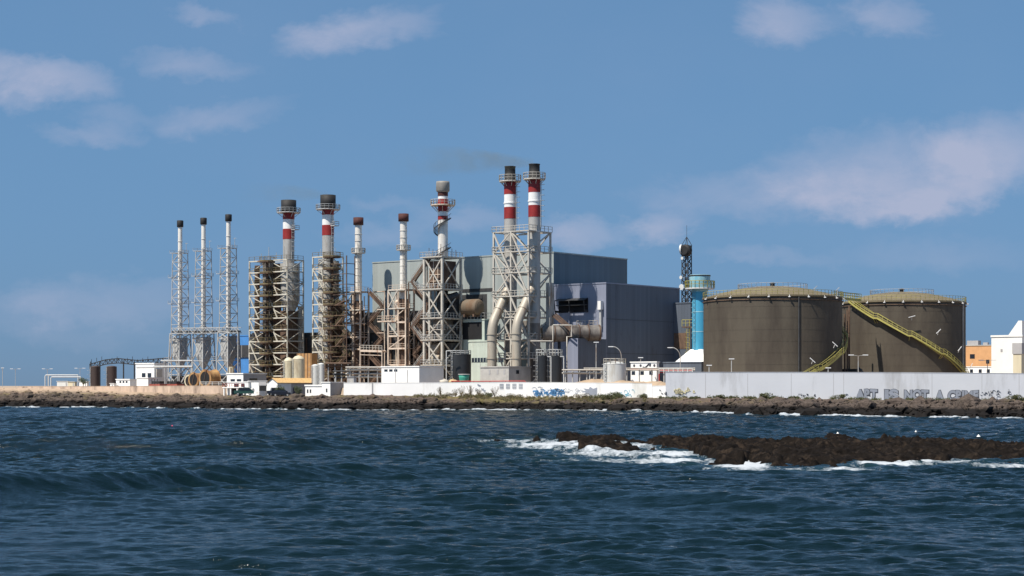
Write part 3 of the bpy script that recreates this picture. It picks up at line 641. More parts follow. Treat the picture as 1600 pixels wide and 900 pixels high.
# ------------------------------------------------------------------ tower with red/white banded chimney, yellow stairs (left)
def boiler_tower(label, pxL, pxN, pxR, D, pxC, Dc, py, body, stair_px, side):
    o, a, b, Lu, Lv = frame_from(pxL, pxN, pxR, D)
    t = thing('boiler_tower', label, 'boiler tower', Vector((o.x+a.x/2+b.x/2, o.y+a.y/2+b.y/2, G)), 'banded chimneys in stair towers')
    top = ZZ(py['frame'], D)
    nl = 11; zl = [G+(top-G)*k/nl for k in range(nl+1)]
    mb, mp = MB(), MB()
    lattice(mb, mp, o, a, b, o, a, b, zl, .30, .17, 'z', (2 if Lu > 8 else 1, 1), back=False)
    # second, doubled chord on the left face: big diagonals over two storeys
    for k in range(0, nl-1, 2):
        for s in (0, .5):
            e = o+a*s-V*.12; e2 = o+a*(s+.25 if Lu > 8 else .7)-V*.12
            mb.bar(Vector((e.x,e.y,zl[k+2])), Vector((e2.x,e2.y,zl[k])), .3, .22)
    fr = mb.build('lattice_frame', 'cream', t); mp.build('corner_post', 'cream', fr)
    # floors with yellow handrails
    for k in range(1, nl+1):
        pl, pr = MB(), MB()
        z = zl[k]
        for (q, l1, l2) in ((o-V*.25, a, V*.25*1), (o+a, U*.25, b)):
            pl.obox(Vector((q.x,q.y,z-.22)), l1, l2, Z*.3)
        pr.rail([Vector((p.x,p.y,z)) for p in (o-V*.2, o+a-V*.2, o+a+b)], 1.1, .09, 2.0)
        if k % 2 == 0: pl.obox(Vector((o.x,o.y,z-.1))+b*.55, a, b*.45, Z*.12)
        p_ = pl.build('platform', 'cream', t); pr.build('railing', 'olive', p_)
    # stair shaft with rounded landings
    c = at(stair_px[0], stair_px[1], 0)
    sb, sr = MB(), MB()
    for k in range(1, nl+1):
        z = zl[k]-.4
        for (rr2) in (1.0,):
            sb.lathe((c.x,c.y,0), [(.3,z-.15),(stair_px[2],z-.15),(stair_px[2],z+.1),(.3,z+.1)], 14, smooth=False)
        for i in range(14):
            an = 2*math.pi*i/14; an2 = 2*math.pi*(i+1)/14; r_ = stair_px[2]
            p = Vector((c.x+r_*math.cos(an), c.y+r_*math.sin(an), z)); q = Vector((c.x+r_*math.cos(an2), c.y+r_*math.sin(an2), z))
            sr.obox(p+Z*.1, q-p, Vector((math.cos(an),math.sin(an),0))*.05, Z*.3); sr.bar(p+Z*1.25, q+Z*1.25, .08); sr.bar(p, p+Z*1.25, .07)
        if k > 0:
            m = 10; z_ = zl[k-1]
            for i in range(m):
                an = i/m*2*math.pi+k; zz_ = z_+(zl[k]-z_)*i/m; dv = Vector((math.cos(an), math.sin(an), 0)); sd = Vector((-math.sin(an), math.cos(an), 0))
                sb.obox(Vector((c.x,c.y,zz_-.3))+dv*.3-sd*.35, dv*(stair_px[2]*.8), sd*.7, Z*.14)
    sb.cyl(Vector((c.x,c.y,G)), Vector((c.x,c.y,top)), .35, n=10)
    st = sb.build('spiral_stair', 'rust', t); sr.build('railing', 'olive', st)
    # boiler body and ducts inside
    for nm, mm, kind, args in body: 
        m = MB()
        if kind == 'cyl': px_, D_, y0, y1, r0, r1 = args; m.cyl(at(px_, D_, ZZ(y0, D_)), at(px_, D_, ZZ(y1, D_)), r0, r1, 24)
        else: px_, D_, y0, y1, sx, sy = args; m.box(at(px_, D_, ZZ(y0, D_)), sx, sy, ZZ(y1, D_)-ZZ(y0, D_))
        m.build(nm, mm, t)
    c = at(pxC, Dc, 0); zz = lambda p: ZZ(p, Dc); r = py['r']
    banded(t, c, 0, [(zz(py['low']), zz(py['g']), r*1.0, 'flue', 'flue'), (zz(py['g']), zz(py['r2']), r*1.03, 'red', 'red_band'), (zz(py['r2']), zz(py['w']), r*1.0, 'bwhite', 'white_band'), (zz(py['w']), zz(py['cap0'])+.2, r*1.03, 'red', 'red_band')],
           r, py['rc'], (zz(py['cap0']), zz(py['cap1'])), (top, zz(py['cap0'])-2), [(zz(py['p1']), py['rc']*1.55)], Dc)
    a_, b_ = MB(), MB(); e = c+(U*.9+V*.1)*(r+.7); z = zz(py['r2']+2); a_.box(Vector((e.x,e.y,z)), 1.8, 1.6, .2); b_.rail([Vector((e.x,e.y,z+.2))+U*s*.9+V*k*.8 for s, k in ((-1,-1),(1,-1),(1,1),(-1,1))], 1, .09, 1.5)
    p_ = a_.build('side_platform', 'galv', t); b_.build('railing', 'galv', p_)
    # roof top clutter
    m = MB()
    for k in range(5):
        q = o+a*(.1+.2*k)+b*.5; m.bar(Vector((q.x,q.y,top)), Vector((q.x,q.y,top+2.2+(k%2)*1.6)), .1)
    m.build('vent_pipe', 'galv', t)
    return t
boiler_tower('wide cream lattice tower with a red-and-white banded chimney at its right end', 390, 449, 474, 464, 451, 470,
  dict(frame=405, low=560, g=374, r2=358, w=343, cap0=331, cap1=313, p1=333, r=1.5, rc=2.0),
  [('boiler_drum', 'flue', 'cyl', (453, 470, 470, 412, 2.6, 2.6)), ('hopper', 'flue', 'cyl', (453, 470, 486, 470, 1.4, 2.6)), ('boiler_casing', 'rust', 'box', (447, 470, 600, 486, 4.4, 4.2)), ('cold_duct', 'flue', 'cyl', (470, 471, 598, 480, .8, .8)),
   ('inner_duct', 'rust', 'cyl', (433, 470, 600, 412, 1.1, 1.1)), ('side_duct', 'rust', 'cyl', (402, 474, 600, 415, .7, .7)), ('stair_casing', 'sooty', 'box', (420, 473, 598, 408, 2.6, 2.0)), ('lower_casing', 'dark', 'box', (407, 474, 598, 520, 4.0, 2.4))], (417.5, 468, 2.0), 0)
boiler_tower('narrower cream stair tower with a red-and-white banded chimney, right of the wider one', 489, 517, 536, 456, 512.5, 461,
  dict(frame=400, low=560, g=368, r2=352, w=336, cap0=324, cap1=305, p1=328, r=1.5, rc=2.0),
  [('boiler_casing', 'rust', 'box', (521, 461, 598, 470, 3.4, 4.0)), ('inner_duct', 'flue', 'cyl', (505, 461, 560, 405, 1.3, 1.3)), ('hopper', 'sooty', 'cyl', (524, 461, 470, 408, .9, .9)), ('stair_casing', 'sooty', 'box', (519, 463, 598, 408, 2.6, 2.4)), ('lower_casing', 'dark', 'box', (502, 463, 598, 535, 4.0, 2.2))], (518.5, 455, 2.25), 1)
# outside stair flights down the right of the narrower tower
t = thing('stair_tower', 'brown stair tower with stacked flights between the banded chimney tower and the white rusty one', 'stair tower', at(531, 452))
sb, sr, fp = MB(), MB(), MB(); o = at(524, 453, 0)
flights(sb, sr, o, U, V*1.2, G, ZZ(470, 452), 3.0, 2.6)
for s, k in ((-1.2,-.3),(4.2,-.3),(4.2,2.7),(-1.2,2.7)): fp.bar(o+U*s+V*k+Z*G, o+U*s+V*k+Z*ZZ(400 if s > 0 else 470, 452), .22)
z = G+2.6
while z < ZZ(400, 452): fp.bar(o+U*-1.2-V*.3+Z*z, o+U*4.2-V*.3+Z*z, .16); fp.bar(o+U*4.2-V*.3+Z*z, o+U*4.2+V*2.7+Z*z, .16); z += 2.6
sb.build('stair', 'rust', t); sr.build('railing', 'olive', t); fp.build('frame', 'rust', t)

# ------------------------------------------------------------------ two white chimneys on rusty lattice frames
def rusty_tower(label, D, px0):
    o, a, b, Lu, Lv = frame_from(px0+537-560, px0+563-560, px0+576-560, D-3)
    c = at(px0, D, 0)
    t = thing('rusty_chimney', label, 'chimney', Vector((c.x, c.y, G)), 'white chimneys on rusty frames')
    z = lambda p: ZZ(p, D)
    cc = Vector((c.x, c.y, 0))
    MB().cyl(cc+Z*z(470), cc+Z*z(349), .92, .86, 24).build('flue', 'wflue', t)
    for k in range(9): MB().cyl(cc+Z*(z(452)+1.75*k), cc+Z*(z(452)+1.75*k+.12), .98, n=24).build('flange', 'wflue', t)
    MB().lathe((c.x,c.y,0), [(.9,z(352)),(1.3,z(351.5)),(1.3,z(340)),(1.2,z(340)),(1.2,z(344))], 24).build('cap', 'redcap', t)
    a_, b_ = MB(), MB(); ring_platform(a_, b_, cc, z(396), .9, 1.75, 14); p_ = a_.build('platform', 'pale', t); b_.build('railing', 'pale', p_)
    l = MB(); out = (U*.7-V*.7).normalized(); ladder(l, cc+out*1.1, z(457), z(380), out); l.build('ladder', 'pale', t)
    top = z(457); zl = [G, z(571), z(546), z(527), z(506), z(485), top]
    mb, mp = MB(), MB()
    lattice(mb, mp, o, a, b, o, a, b, zl, .36, .2, 's', (1, 1), back=False)
    m_ = o+a*.58
    mp.bar(Vector((m_.x,m_.y,G)), Vector((m_.x,m_.y,top)), .34)
    for zb in zl[1:]: mb.bar(Vector((o.x,o.y,zb)), Vector((o.x,o.y,zb))+a, .3, .4)
    fr = mb.build('lattice_frame', 'rusty', t); mp.build('corner_post', 'rusty', fr)
    # upper x-braced bay is still white
    mb = MB(); e = Vector((o.x, o.y, 0))-V*.2
    for (p, q) in ((e+Z*zl[5], e+a*.58+Z*top), (e+a*.58+Z*zl[5], e+Z*top), (e+Z*top, e+a+Z*top), (e+Z*zl[5], e+a+Z*zl[5]), (e+Z*zl[4], e+a*.58+Z*zl[3])): mb.bar(p, q, .24)
    mb.build('white_brace', 'pale', t)
    pl, pr = MB(), MB()
    pl.obox(Vector((o.x,o.y,z(505)))-U*3.4-V*.4, U*(3.4+Lu*.5), V*2.2, Z*.3); q = Vector((o.x,o.y,z(505)+.3))-U*3.4-V*.4
    pr.rail([q+U*(3.4+Lu*.5), q, q+V*2.2], 1.2, .1, 1.4)
    p_ = pl.build('side_platform', 'rusty', t); pr.build('railing', 'rusty', p_)
    for pz in (571, 546, 527, 485):
        pl, pr = MB(), MB()
        pl.obox(Vector((o.x,o.y,z(pz)-.05)), a, b, Z*.16); q = Vector((o.x,o.y,z(pz)+.1)); pr.rail([q, q+a, q+a+b], 1.1, .09, 1.8)
        p_ = pl.build('platform', 'rusty', t); pr.build('railing', 'rusty', p_)
    pl, pr = MB(), MB()
    q = Vector((o.x,o.y,top)); pl.obox(q, a, b, Z*.25); pr.rail([q+Z*.2, q+a+Z*.2, q+a+b+Z*.2], 1.1, .08, 1.2)
    p_ = pl.build('platform', 'rusty', t); pr.build('railing', 'rusty', p_)
    vs_ = MB(); vc = cc-U*1.4; vs_.cyl(vc+Z*z(507), vc+Z*z(474), 1.15, n=20); vs_.cyl(vc+Z*z(474), vc+Z*z(468), 1.15, .5, n=20); vs_.build('vessel', 'rusty', t)
    ex = MB(); ex.cyl(cc+Z*z(600), cc+Z*z(470), 1.35, 1.1, n=20); ex.cyl(cc+Z*z(488), cc+Z*(z(488)+.3), 1.6, n=20); ex.cyl(cc+Z*z(508), cc+Z*(z(508)+.3), 1.6, n=20); ex.build('exhaust_duct', 'rust', t)
    # ducts behind
    dk = MB(); q = cc+V*3.4-U*2; dk.box(Vector((q.x,q.y,G)), 3.4, 3.0, z(520)-G); dk.box(Vector((q.x,q.y,z(520)))+U*3.2, 4.6, 3.0, z(488)-z(520)); dk.build('casing', 'sooty', t)
    # stair down the right side
    sb, sr, sf = MB(), MB(), MB(); so_ = Vector((o.x,o.y,0))+a+U*.6+V*2.0
    zt = top; k = 0; zc = top
    while zc > G+1.2:
        zn = max(zc-4.0, G); p, q = (so_, so_+U*5.0) if k % 2 == 0 else (so_+U*5.0, so_)
        for s in (0, .95):
            sb.bar(p+V*s+Z*zc, q+V*s+Z*zn, .14, .42); sr.bar(p+V*s+Z*(zc+1.05), q+V*s+Z*(zn+1.05), .1); sr.bar(p+V*s+Z*(zc+.55), q+V*s+Z*(zn+.55), .08)
            for f_ in np.linspace(0, 1, 5): e = (p+V*s+Z*zc).lerp(q+V*s+Z*zn, f_); sr.bar(e, e+Z*1.05, .08)
        for i in range(14): e = (p+Z*zc).lerp(q+Z*zn, (i+.5)/14); sb.obox(e-U*.15, U*.3, V*.95, Z*.06)
        ed = U if k % 2 == 0 else -U; sb.obox(q+Z*(zn-.1)-V*.1, ed*1.2, V*1.3, Z*.16); sr.rail([q+ed*1.2+Z*zn-V*.1, q+ed*1.2+V*1.2+Z*zn], 1.1, .08, 1)
        zc = zn; k += 1
    for s, v_ in ((-.9,-.2),(6.1,-.2),(6.1,1.3)): sf.bar(so_+U*s+V*v_+Z*G, so_+U*s+V*v_+Z*(top+(0 if s > 0 else -1)), .2)
    for zz_ in (457, 485, 521): sf.bar(so_+U*3.5-V*.2+Z*z(zz_), so_+U*6.1-V*.2+Z*z(zz_), .2)
    sb.build('stair', 'rust', t); sr.build('railing', 'rust', t); sf.build('stair_frame', 'rusty', t)
    return t
r1 = rusty_tower('white dark-capped chimney on a rusty frame, just right of the banded chimney towers', 457, 560)
l560 = at(560, 457); l630 = at(630.5, 447)
r2 = dup(r1, l630, 'white chimney with dark red cap on a rusty frame, rising behind the long white store')
# walkway linking the two
t = thing('walkway', 'rusty steel walkway with handrail between the two dark-capped white chimneys', 'walkway', at(593, 447))
a, b = at(563, 450, ZZ(548, 450)), at(597, 443, ZZ(549, 443)); d = b-a; mb, mr = MB(), MB()
mb.bar(a, b, .3, .5); mb.bar(a+V*1.4, b+V*1.4, .3, .5); mb.obox(a, d, V*1.4, Z*.1); mr.rail([a+Z*.2, b+Z*.2], 1.2, .1, 1.2); mb.bar(a-Z*1.0, b-Z*1.0, .16)
mb.build('deck', 'rusty', t); mr.build('railing', 'pale', t)
lg = MB(); lg.bar(a-Z*0, Vector((a.x,a.y,G)), .2); lg.build('leg', 'rusty', t); MB().bar(b, Vector((b.x,b.y,G)), .2).build('leg', 'rusty', t)

# ------------------------------------------------------------------ tower with bulb-topped red and white chimney
D = 438; z = lambda p: ZZ(p, D)
o, a, b, Lu, Lv = frame_from(663, 691, 720, D-4)
c = at(692, D+1, 0)
t = thing('bulb_chimney_tower', 'pale steel tower whose red and white chimney ends in a fat grey bulb', 'boiler tower', Vector((c.x, c.y, G)))
zl = [G, z(571), z(532), z(498), z(453), z(403)]
mb, mp = MB(), MB(); lattice(mb, mp, o, a, b, o, a, b, zl, .52, .24, 'x', (1,1))
for zb in zl[1:]:
    e = Vector((o.x,o.y,zb)); mb.bar(e, e+a, .4, .5); mb.bar(e+a, e+a+b, .4, .5)
e = Vector((o.x,o.y,0))+a*.3; mp.bar(e+Z*G, e+Z*z(453), .4)
fr = mb.build('frame', 'pale', t); mp.build('corner_post', 'pale', fr)
for k, zz_ in enumerate(zl[1:]):
    pl, pr = MB(), MB()
    ex_ = .9 if k in (0, 1, 2) else 1.8 if k == 3 else 1.0
    q = Vector((o.x,o.y,zz_))-U*ex_-V*.5; l1, l2 = a+U*(ex_+.3), b+V*.8
    pl.obox(q-Z*.05, l1, l2, Z*.2); pr.rail([q+l2+Z*.15, q+Z*.15, q+l1+Z*.15, q+l1+l2+Z*.15], 1.2, .09, 1.0)
    p_ = pl.build('platform', 'pale', t); pr.build('railing', 'galv', p_)
pl, pr = MB(), MB()
q = Vector((o.x,o.y,z(516)))+a*.55-V*.3; pl.obox(q, a*.45, V*1.5, Z*.15); pr.rail([q+Z*.1, q+a*.45+Z*.1, q+a*.45+b+Z*.1], 1.1, .08, 1.0)
p_ = pl.build('platform', 'pale', t); pr.build('railing', 'galv', p_)
cc = Vector((c.x, c.y, 0))
m = MB(); m.box(cc+Z*z(450), Lu*.72, Lv*.72, z(408)-z(450)); m.build('boiler_casing', 'rust', t)
m = MB()
for k in (-.36, -.12, .12, .36): m.obox(cc+U*(k*Lu-.1)-V*(Lv*.37+.12)+Z*z(450), U*.2, V*.12, Z*(z(408)-z(450)))
for pz in (440, 430, 420): m.obox(cc-U*Lu*.37-V*(Lv*.37+.1)+Z*z(pz), U*Lu*.74, V*.09, Z*.16)
m.build('casing_rib', 'rusty', t)
m = MB(); m.box(cc+Z*z(532), Lu*.55, Lv*.6, z(500)-z(532)); m.cyl(cc-U*1.2-V*1.5+Z*z(531), cc-U*1.2-V*1.5+Z*z(515), 1.1, n=20); m.build('lower_casing', 'sooty', t)
m = MB(); m.box(cc+V*2.6+Z*G, Lu*.9, 1.2, z(458)-G); m.build('rear_casing', 'dark', t)
m = MB(); m.cyl(cc-U*2.4-V*1+Z*z(545), cc+U*.6-V*1+Z*z(545), 1.5, n=24); m.cyl(cc-U*2.4-V*1+Z*z(560), cc+U*.6-V*1+Z*z(562), 1.6, n=24); m.build('drum', 'duct', t)
m = MB(); m.cyl(cc-V*2+U*1+Z*z(470), cc+V*2+U*3.0+Z*z(461), .9, n=16); m.cyl(cc+V*1-U*1+Z*G, cc+V*1-U*1+Z*z(453), 1.4, n=18); m.box(cc+V*1.5+U*.5+Z*G, 4.5, 3.0, z(536)-G); m.build('inner_duct', 'dark', t)
# chimney
for z0, z1, r0, mm, nm in ((403,343,1.22,'wflue','flue'), (343,337,1.24,'red','red_band'), (337,330,1.2,'bwhite','white_band'), (330,311,1.24,'red','red_band'), (311,306,1.2,'bwhite','white_band'), (306,299,1.26,'redcap','neck')):
    MB().cyl(cc+Z*z(z0), cc+Z*z(z1), r0, n=26).build(nm, mm, t)
MB().lathe((c.x,c.y,0), [(1.26,z(300)),(1.5,z(299)),(1.66,z(297.5)),(1.66,z(286)),(1.6,z(283)),(1.5,z(283)),(1.5,z(286))], 28).build('bulb_cap', 'bulb', t)
a_, b_ = MB(), MB(); ring_platform(a_, b_, cc, z(321), 1.2, 3.0, 18, 1.2, .1, .25)
for i in range(8): an = i*math.pi/4; a_.bar(Vector((c.x+1.25*math.cos(an), c.y+1.25*math.sin(an), z(331))), Vector((c.x+2.8*math.cos(an), c.y+2.8*math.sin(an), z(321))), .14)
p_ = a_.build('gallery', 'rusty', t); b_.build('railing', 'pale', p_)
sb = MB()
for i in list(range(0, 14))+list(range(30, 52)):
    an = R(200)+i*R(9.5); zz_ = z(403)+(z(331)-z(403))*i/60
    dv = Vector((math.cos(an), math.sin(an), 0)); sd = Vector((-dv.y, dv.x, 0))
    sb.obox(cc+dv*1.25+Z*zz_-sd*.2, dv*1.0, sd*.4, Z*.08)
    an2 = an+R(9.5); d2 = Vector((math.cos(an2), math.sin(an2), 0)); zn = zz_+(z(331)-z(403))/60
    sb.bar(cc+dv*2.25+Z*zz_, cc+d2*2.25+Z*zn, .08, .28); sb.bar(cc+dv*2.25+Z*(zz_+1.1), cc+d2*2.25+Z*(zn+1.1), .08)
    if i % 2 == 0: sb.bar(cc+dv*2.25+Z*zz_, cc+dv*2.25+Z*(zz_+1.1), .07)
sb.build('spiral_stair', 'dark', t)
m = MB()
for k in range(9): q = o+a*(.05+.11*k)+b*(.1 if k%2 else .8); m.bar(Vector((q.x,q.y,z(403))), Vector((q.x,q.y,z(403)+1.6+(k*7%5)*.4)), .1)
m.build('vent_pipe', 'rust', t)
# stair descending left from the top deck
t2 = thing('stair_tower', 'grey and brown zigzag stair hung on the left side of the bulb chimney tower', 'stair tower', at(648, 438))
sb, sr = MB(), MB(); so_ = Vector((o.x,o.y,0))-U*5.6+V*1.5; zc = z(403); k = 0
while zc > G+1.5:
    zn = max(zc-5.6, G); p, q = (so_+U*5.4, so_) if k % 2 == 0 else (so_, so_+U*5.4)
    for s in (0, 1.1):
        sb.bar(p+V*s+Z*zc, q+V*s+Z*zn, .16, .5); sr.bar(p+V*s+Z*(zc+1.1), q+V*s+Z*(zn+1.1), .1); sr.bar(p+V*s+Z*(zc+.6), q+V*s+Z*(zn+.6), .08)
        for f_ in np.linspace(0, 1, 6): e = (p+V*s+Z*zc).lerp(q+V*s+Z*zn, f_); sr.bar(e, e+Z*1.1, .08)
    for i in range(18): e = (p+Z*zc).lerp(q+Z*zn, (i+.5)/18); sb.obox(e-U*.15, U*.3, V*1.1, Z*.06)
    ed = -U if k % 2 == 0 else U; sb.obox(q+Z*(zn-.1), ed*1.1, V*1.2, Z*.2)
    zc = zn; k += 1
for s in (-.9, 5.2): sb.bar(so_+U*s+Z*G, so_+U*s+Z*z(440 if s < 0 else 403), .22)
sb.build('stair', 'rust', t2); sr.build('railing', 'flue', t2)

# ------------------------------------------------------------------ twin banded chimneys and their shared frame
D = 408; cA, cB = at(797, 412.6), at(835, 408.2)
def twin(label, c, py_shift, drop):
    t = thing('banded_chimney', label, 'chimney', c, 'twin red and white banded chimneys')
    Dc = c.y; hz = lambda h: G+h
    zz = lambda p: 5+(HZ-p)*412.6/F
    cc = Vector((c.x, c.y, 0))
    MB().cyl(cc+Z*zz(506), cc+Z*zz(341), 1.36, n=30).build('flue', 'flue', t)
    for y0, y1, r_, mm, nm in ((342,324,1.4,'red','red_band'), (324,304,1.37,'bwhite','white_band'), (304,284,1.4,'red','red_band')): MB().cyl(cc+Z*zz(y0), cc+Z*zz(y1), r_, n=30).build(nm, mm, t)
    MB().lathe((c.x,c.y,0), [(1.36,zz(285)),(1.4,zz(280)),(1.24,zz(280)),(1.22,zz(262)),(1.3,zz(261)),(1.3,zz(260)),(1.1,zz(260)),(1.1,zz(263))], 30).build('cap', 'black', t)
    a_, b_ = MB(), MB(); ring_platform(a_, b_, cc, zz(284.5), 1.35, 2.5, 18, 1.3, .1, .25)
    for i in range(8): an = i*math.pi/4+.2; a_.bar(Vector((c.x+1.4*math.cos(an), c.y+1.4*math.sin(an), zz(291))), Vector((c.x+2.3*math.cos(an), c.y+2.3*math.sin(an), zz(284.5))), .12)
    p_ = a_.build('platform', 'pale', t); b_.build('railing', 'pale', p_)
    m = MB(); m.cyl(cc+Z*zz(318.5), cc+Z*zz(316.5), 1.5, n=30); m.cyl(cc+Z*zz(365), cc+Z*zz(364), 1.5, n=30); m.build('flange', 'bwhite', t)
    l = MB(); out = (U*.95+V*.3).normalized(); ladder(l, cc+out*1.6, zz(358), zz(286), out, .6); l.build('ladder', 'galv', t)
    # exhaust duct: out to the front-left and straight down
    pts = []
    z0 = zz(458); r = 1.1
    ax = -V; far = drop
    p = cc+ax*.3+Z*(z0+1.5)
    for k in range(5): an = k/4*R(50); pts.append(cc+ax*(.2+far*.0)+Z*(z0+1.2-k*.35)+ax*(k*.28))
    slope_end = cc+ax*(far-1.1)+Z*(z0-(far-2)*1.28)
    pts = [cc+ax*.2+Z*(z0+2), cc+ax*.8+Z*(z0+.8)]
    for k in range(1, 8): pts.append(pts[1].lerp(slope_end, k/7))
    e = slope_end; v0 = (pts[-1]-pts[-2]).normalized()
    tgt = cc+ax*far
    for k in range(1, 6):
        f_ = k/5; q0 = e; q1 = e+v0*1.7; q2 = Vector((tgt.x, tgt.y, e.z-3.4))
        pts.append(q0*(1-f_)**2+q1*2*f_*(1-f_)+q2*f_*f_)
    pts.append(Vector((tgt.x, tgt.y, G+.6)))
    m = MB(); m.tube(pts, 1.08, 22); dd = m.build('exhaust_duct', 'duct', t)
    m = MB()
    for zz_ in (G+2, G+6.5, G+10.6, G+12): m.cyl(Vector((tgt.x,tgt.y,zz_)), Vector((tgt.x,tgt.y,zz_+.22)), 1.22, n=22)
    for k in (3, 6): q = pts[k]; dr = (pts[k+1]-q).normalized(); m.cyl(q, q+dr*.22, 1.22, n=22)
    m.build('flange', 'duct', dd)
    m = MB(); m.cyl(cc+Z*zz(600), cc+Z*zz(506), 1.36, 1.36, n=26); m.build('lower_flue', 'sooty', t)
    return t
tA = twin('red and white banded chimney with black top, left of the twin pair', cA, 0, 6.6)
tB = dup(tA, cB, 'red and white banded chimney with black top, right of the twin pair')
o, a, b, Lu, Lv = frame_from(771.5, 826, 860, 405)
t = thing('chimney_frame', 'pale steel lattice frame with railed decks around the twin banded chimneys', 'lattice frame', Vector((o.x+a.x/2+b.x/2, o.y+a.y/2+b.y/2, G)))
z = lambda p: ZZ(p, 405)
zl = [G, z(560), z(530), z(495), z(462), z(425), z(392), z(360)]
mb, mp = MB(), MB()
lattice(mb, mp, o, a, b, o, a, b, zl, .38, .24, 'z', (2, 1))
for (k0, k1) in ((0,2),(2,4),(4,6),(5,7)):
    for s in (0, .5):
        e, f_ = o+a*s-V*.15, o+a*(s+.5)-V*.15
        mb.bar(Vector((f_.x,f_.y,zl[k0])), Vector((e.x,e.y,zl[k1])), .32, .3)
fr = mb.build('bracing', 'pale', t); mp.build('corner_post', 'pale', fr)
for k, zz_ in enumerate(zl[1:]):
    pl, pr = MB(), MB()
    q = Vector((o.x,o.y,zz_))-U*.3-V*.3; l1, l2 = a+U*.6, b+V*.6
    for A, B in ((l1, V*1.1), (U*1.0, l2)): pl.obox(q-Z*.1, A, B, Z*.22)
    pl.obox(q+l1-U*1.0-Z*.1+V*1.1, U*1.0, l2-V*1.1, Z*.22); pl.obox(q+l2-V*1.0+U*1.0-Z*.1, l1-U*2.0, V*1.0, Z*.22)
    pl.obox(q+l1*.5-U*.4-Z*.1+V*1.1, U*.8, l2-V*2.1, Z*.22)
    pr.rail([q+l2+Z*.12, q+Z*.12, q+l1+Z*.12, q+l1+l2+Z*.12], 1.2, .1, 1.3)
    p_ = pl.build('deck', 'pale', t); pr.build('railing', 'pale', p_)
m = MB()
for k in range(5): q = o+a*(.12+.2*k)+b*.4; m.bar(Vector((q.x,q.y,z(600))), Vector((q.x,q.y,z(430+20*k))), .3)
m.box(Vector((o.x+a.x*.5+b.x*.5, o.y+a.y*.5+b.y*.5, z(520))), 5, 3, z(500)-z(520)); m.build('service_pipe', 'sooty', t)
m = MB(); q = o+a+b*.85+U*.8; m.box(Vector((q.x,q.y,G)), 1.1, 1.6, z(440)-G); bb = m.build('lift_shaft', 'flue', t)
m = MB(); q = o+a+b+U*1.4; 
for i in range(3): m.bar(Vector((q.x,q.y,z(488+i*2)))-V*i*.5, Vector((q.x,q.y,z(512+i*2)))+U*5-V*i*.5, .2, .3)
m.build('outer_stair', 'rust', t)

# ------------------------------------------------------------------ halls
def rectz(mb, o, lu, lv, z0, z1, mi=0):      # o = near corner (plan), left face runs to -U, right face to +V
    mb.obox(Vector((o.x,o.y,z0)), -U*lu, V*lv, Z*(z1-z0), mi)
def wallpanels(t, o, lu, lv, z0, z1, left, right, trim=None, lt='left'):
    """core box with separate cladding on the two seen faces"""
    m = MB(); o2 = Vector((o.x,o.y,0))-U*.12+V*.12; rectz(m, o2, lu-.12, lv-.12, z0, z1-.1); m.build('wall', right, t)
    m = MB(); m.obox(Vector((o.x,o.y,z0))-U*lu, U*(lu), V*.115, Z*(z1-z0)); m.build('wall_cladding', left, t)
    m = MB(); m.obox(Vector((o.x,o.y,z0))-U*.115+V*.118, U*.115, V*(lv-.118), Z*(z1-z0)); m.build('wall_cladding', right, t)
    m = MB(); m.obox(Vector((o.x,o.y,z1+.003))-U*(lu+.1)-V*.12, U*(lu+.22), V*.3, Z*.3); m.obox(Vector((o.x,o.y,z1+.003))-U*.18+V*.181, U*.3, V*(lv-.18), Z*.3); m.obox(Vector((o.x,o.y,z1-.3))-U*(lu-.2)+V*.25, U*(lu-.5), V*(lv-.5), Z*.3); m.build('roof_edge', trim or left, t)
DA = 430; oA = at(865, DA, 0); zA = ZZ(395, DA)
LuA = ((582-800)/F*oA.y-oA.x)/(-U.x+(582-800)/F*U.y); LvA = ((980-800)/F*oA.y-oA.x)/(V.x-(980-800)/F*V.y)
t = thing('turbine_hall', 'tallest grey green hall whose lit wall carries chimney shadows', 'hall', Vector((oA.x,oA.y,G)))
wallpanels(t, oA, LuA, LvA, G, zA, 'hall', 'hall_shade')
for f_ in (.45, .72): MB().obox(Vector((oA.x,oA.y,G+(zA-G)*f_))+U*.004+V*.2, U*.03, V*(LvA-.3), Z*.09).build('lap_seam', 'dark', t)
def onA(px, zoff=0, out=.0):            # point on hall A's left face at a photo column
    k = (px-800)/F; s = (k*oA.y-oA.x)/(-U.x+k*U.y); p = Vector((oA.x,oA.y,0))-U*s-V*out; return p, s
m = MB()
for px0, px1, y0, y1 in ((585,720,455,456.4),(722,772,452,457),):
    p, s0 = onA(px0); q, s1 = onA(px1); e = Vector((p.x,p.y,ZZ(y1, p.y)))-V*.1; m.obox(e, U*(s0-s1), V*.08, Z*(ZZ(y0, p.y)-ZZ(y1, p.y)))
m.build('seam_trim', 'dark', t)
p, s0 = onA(722); q, s1 = onA(761); m = MB(); m.obox(Vector((p.x,p.y,ZZ(500, p.y)))-V*.05, U*(s0-s1), V*.046, Z*(ZZ(461, p.y)-ZZ(500, p.y))); m.build('recess_shade', 'dark', t)  # flat dark panel stands for the shaded recess behind the vessel
M['hallw'] = mat('pale_green_cladding', (.44,.49,.43), .55, var=.06, ribs=((UX-UY*.99,UY+UX*.99,0),1.0), ribdepth=.05, stain=(.35,.34,.28), stain_amt=.15)
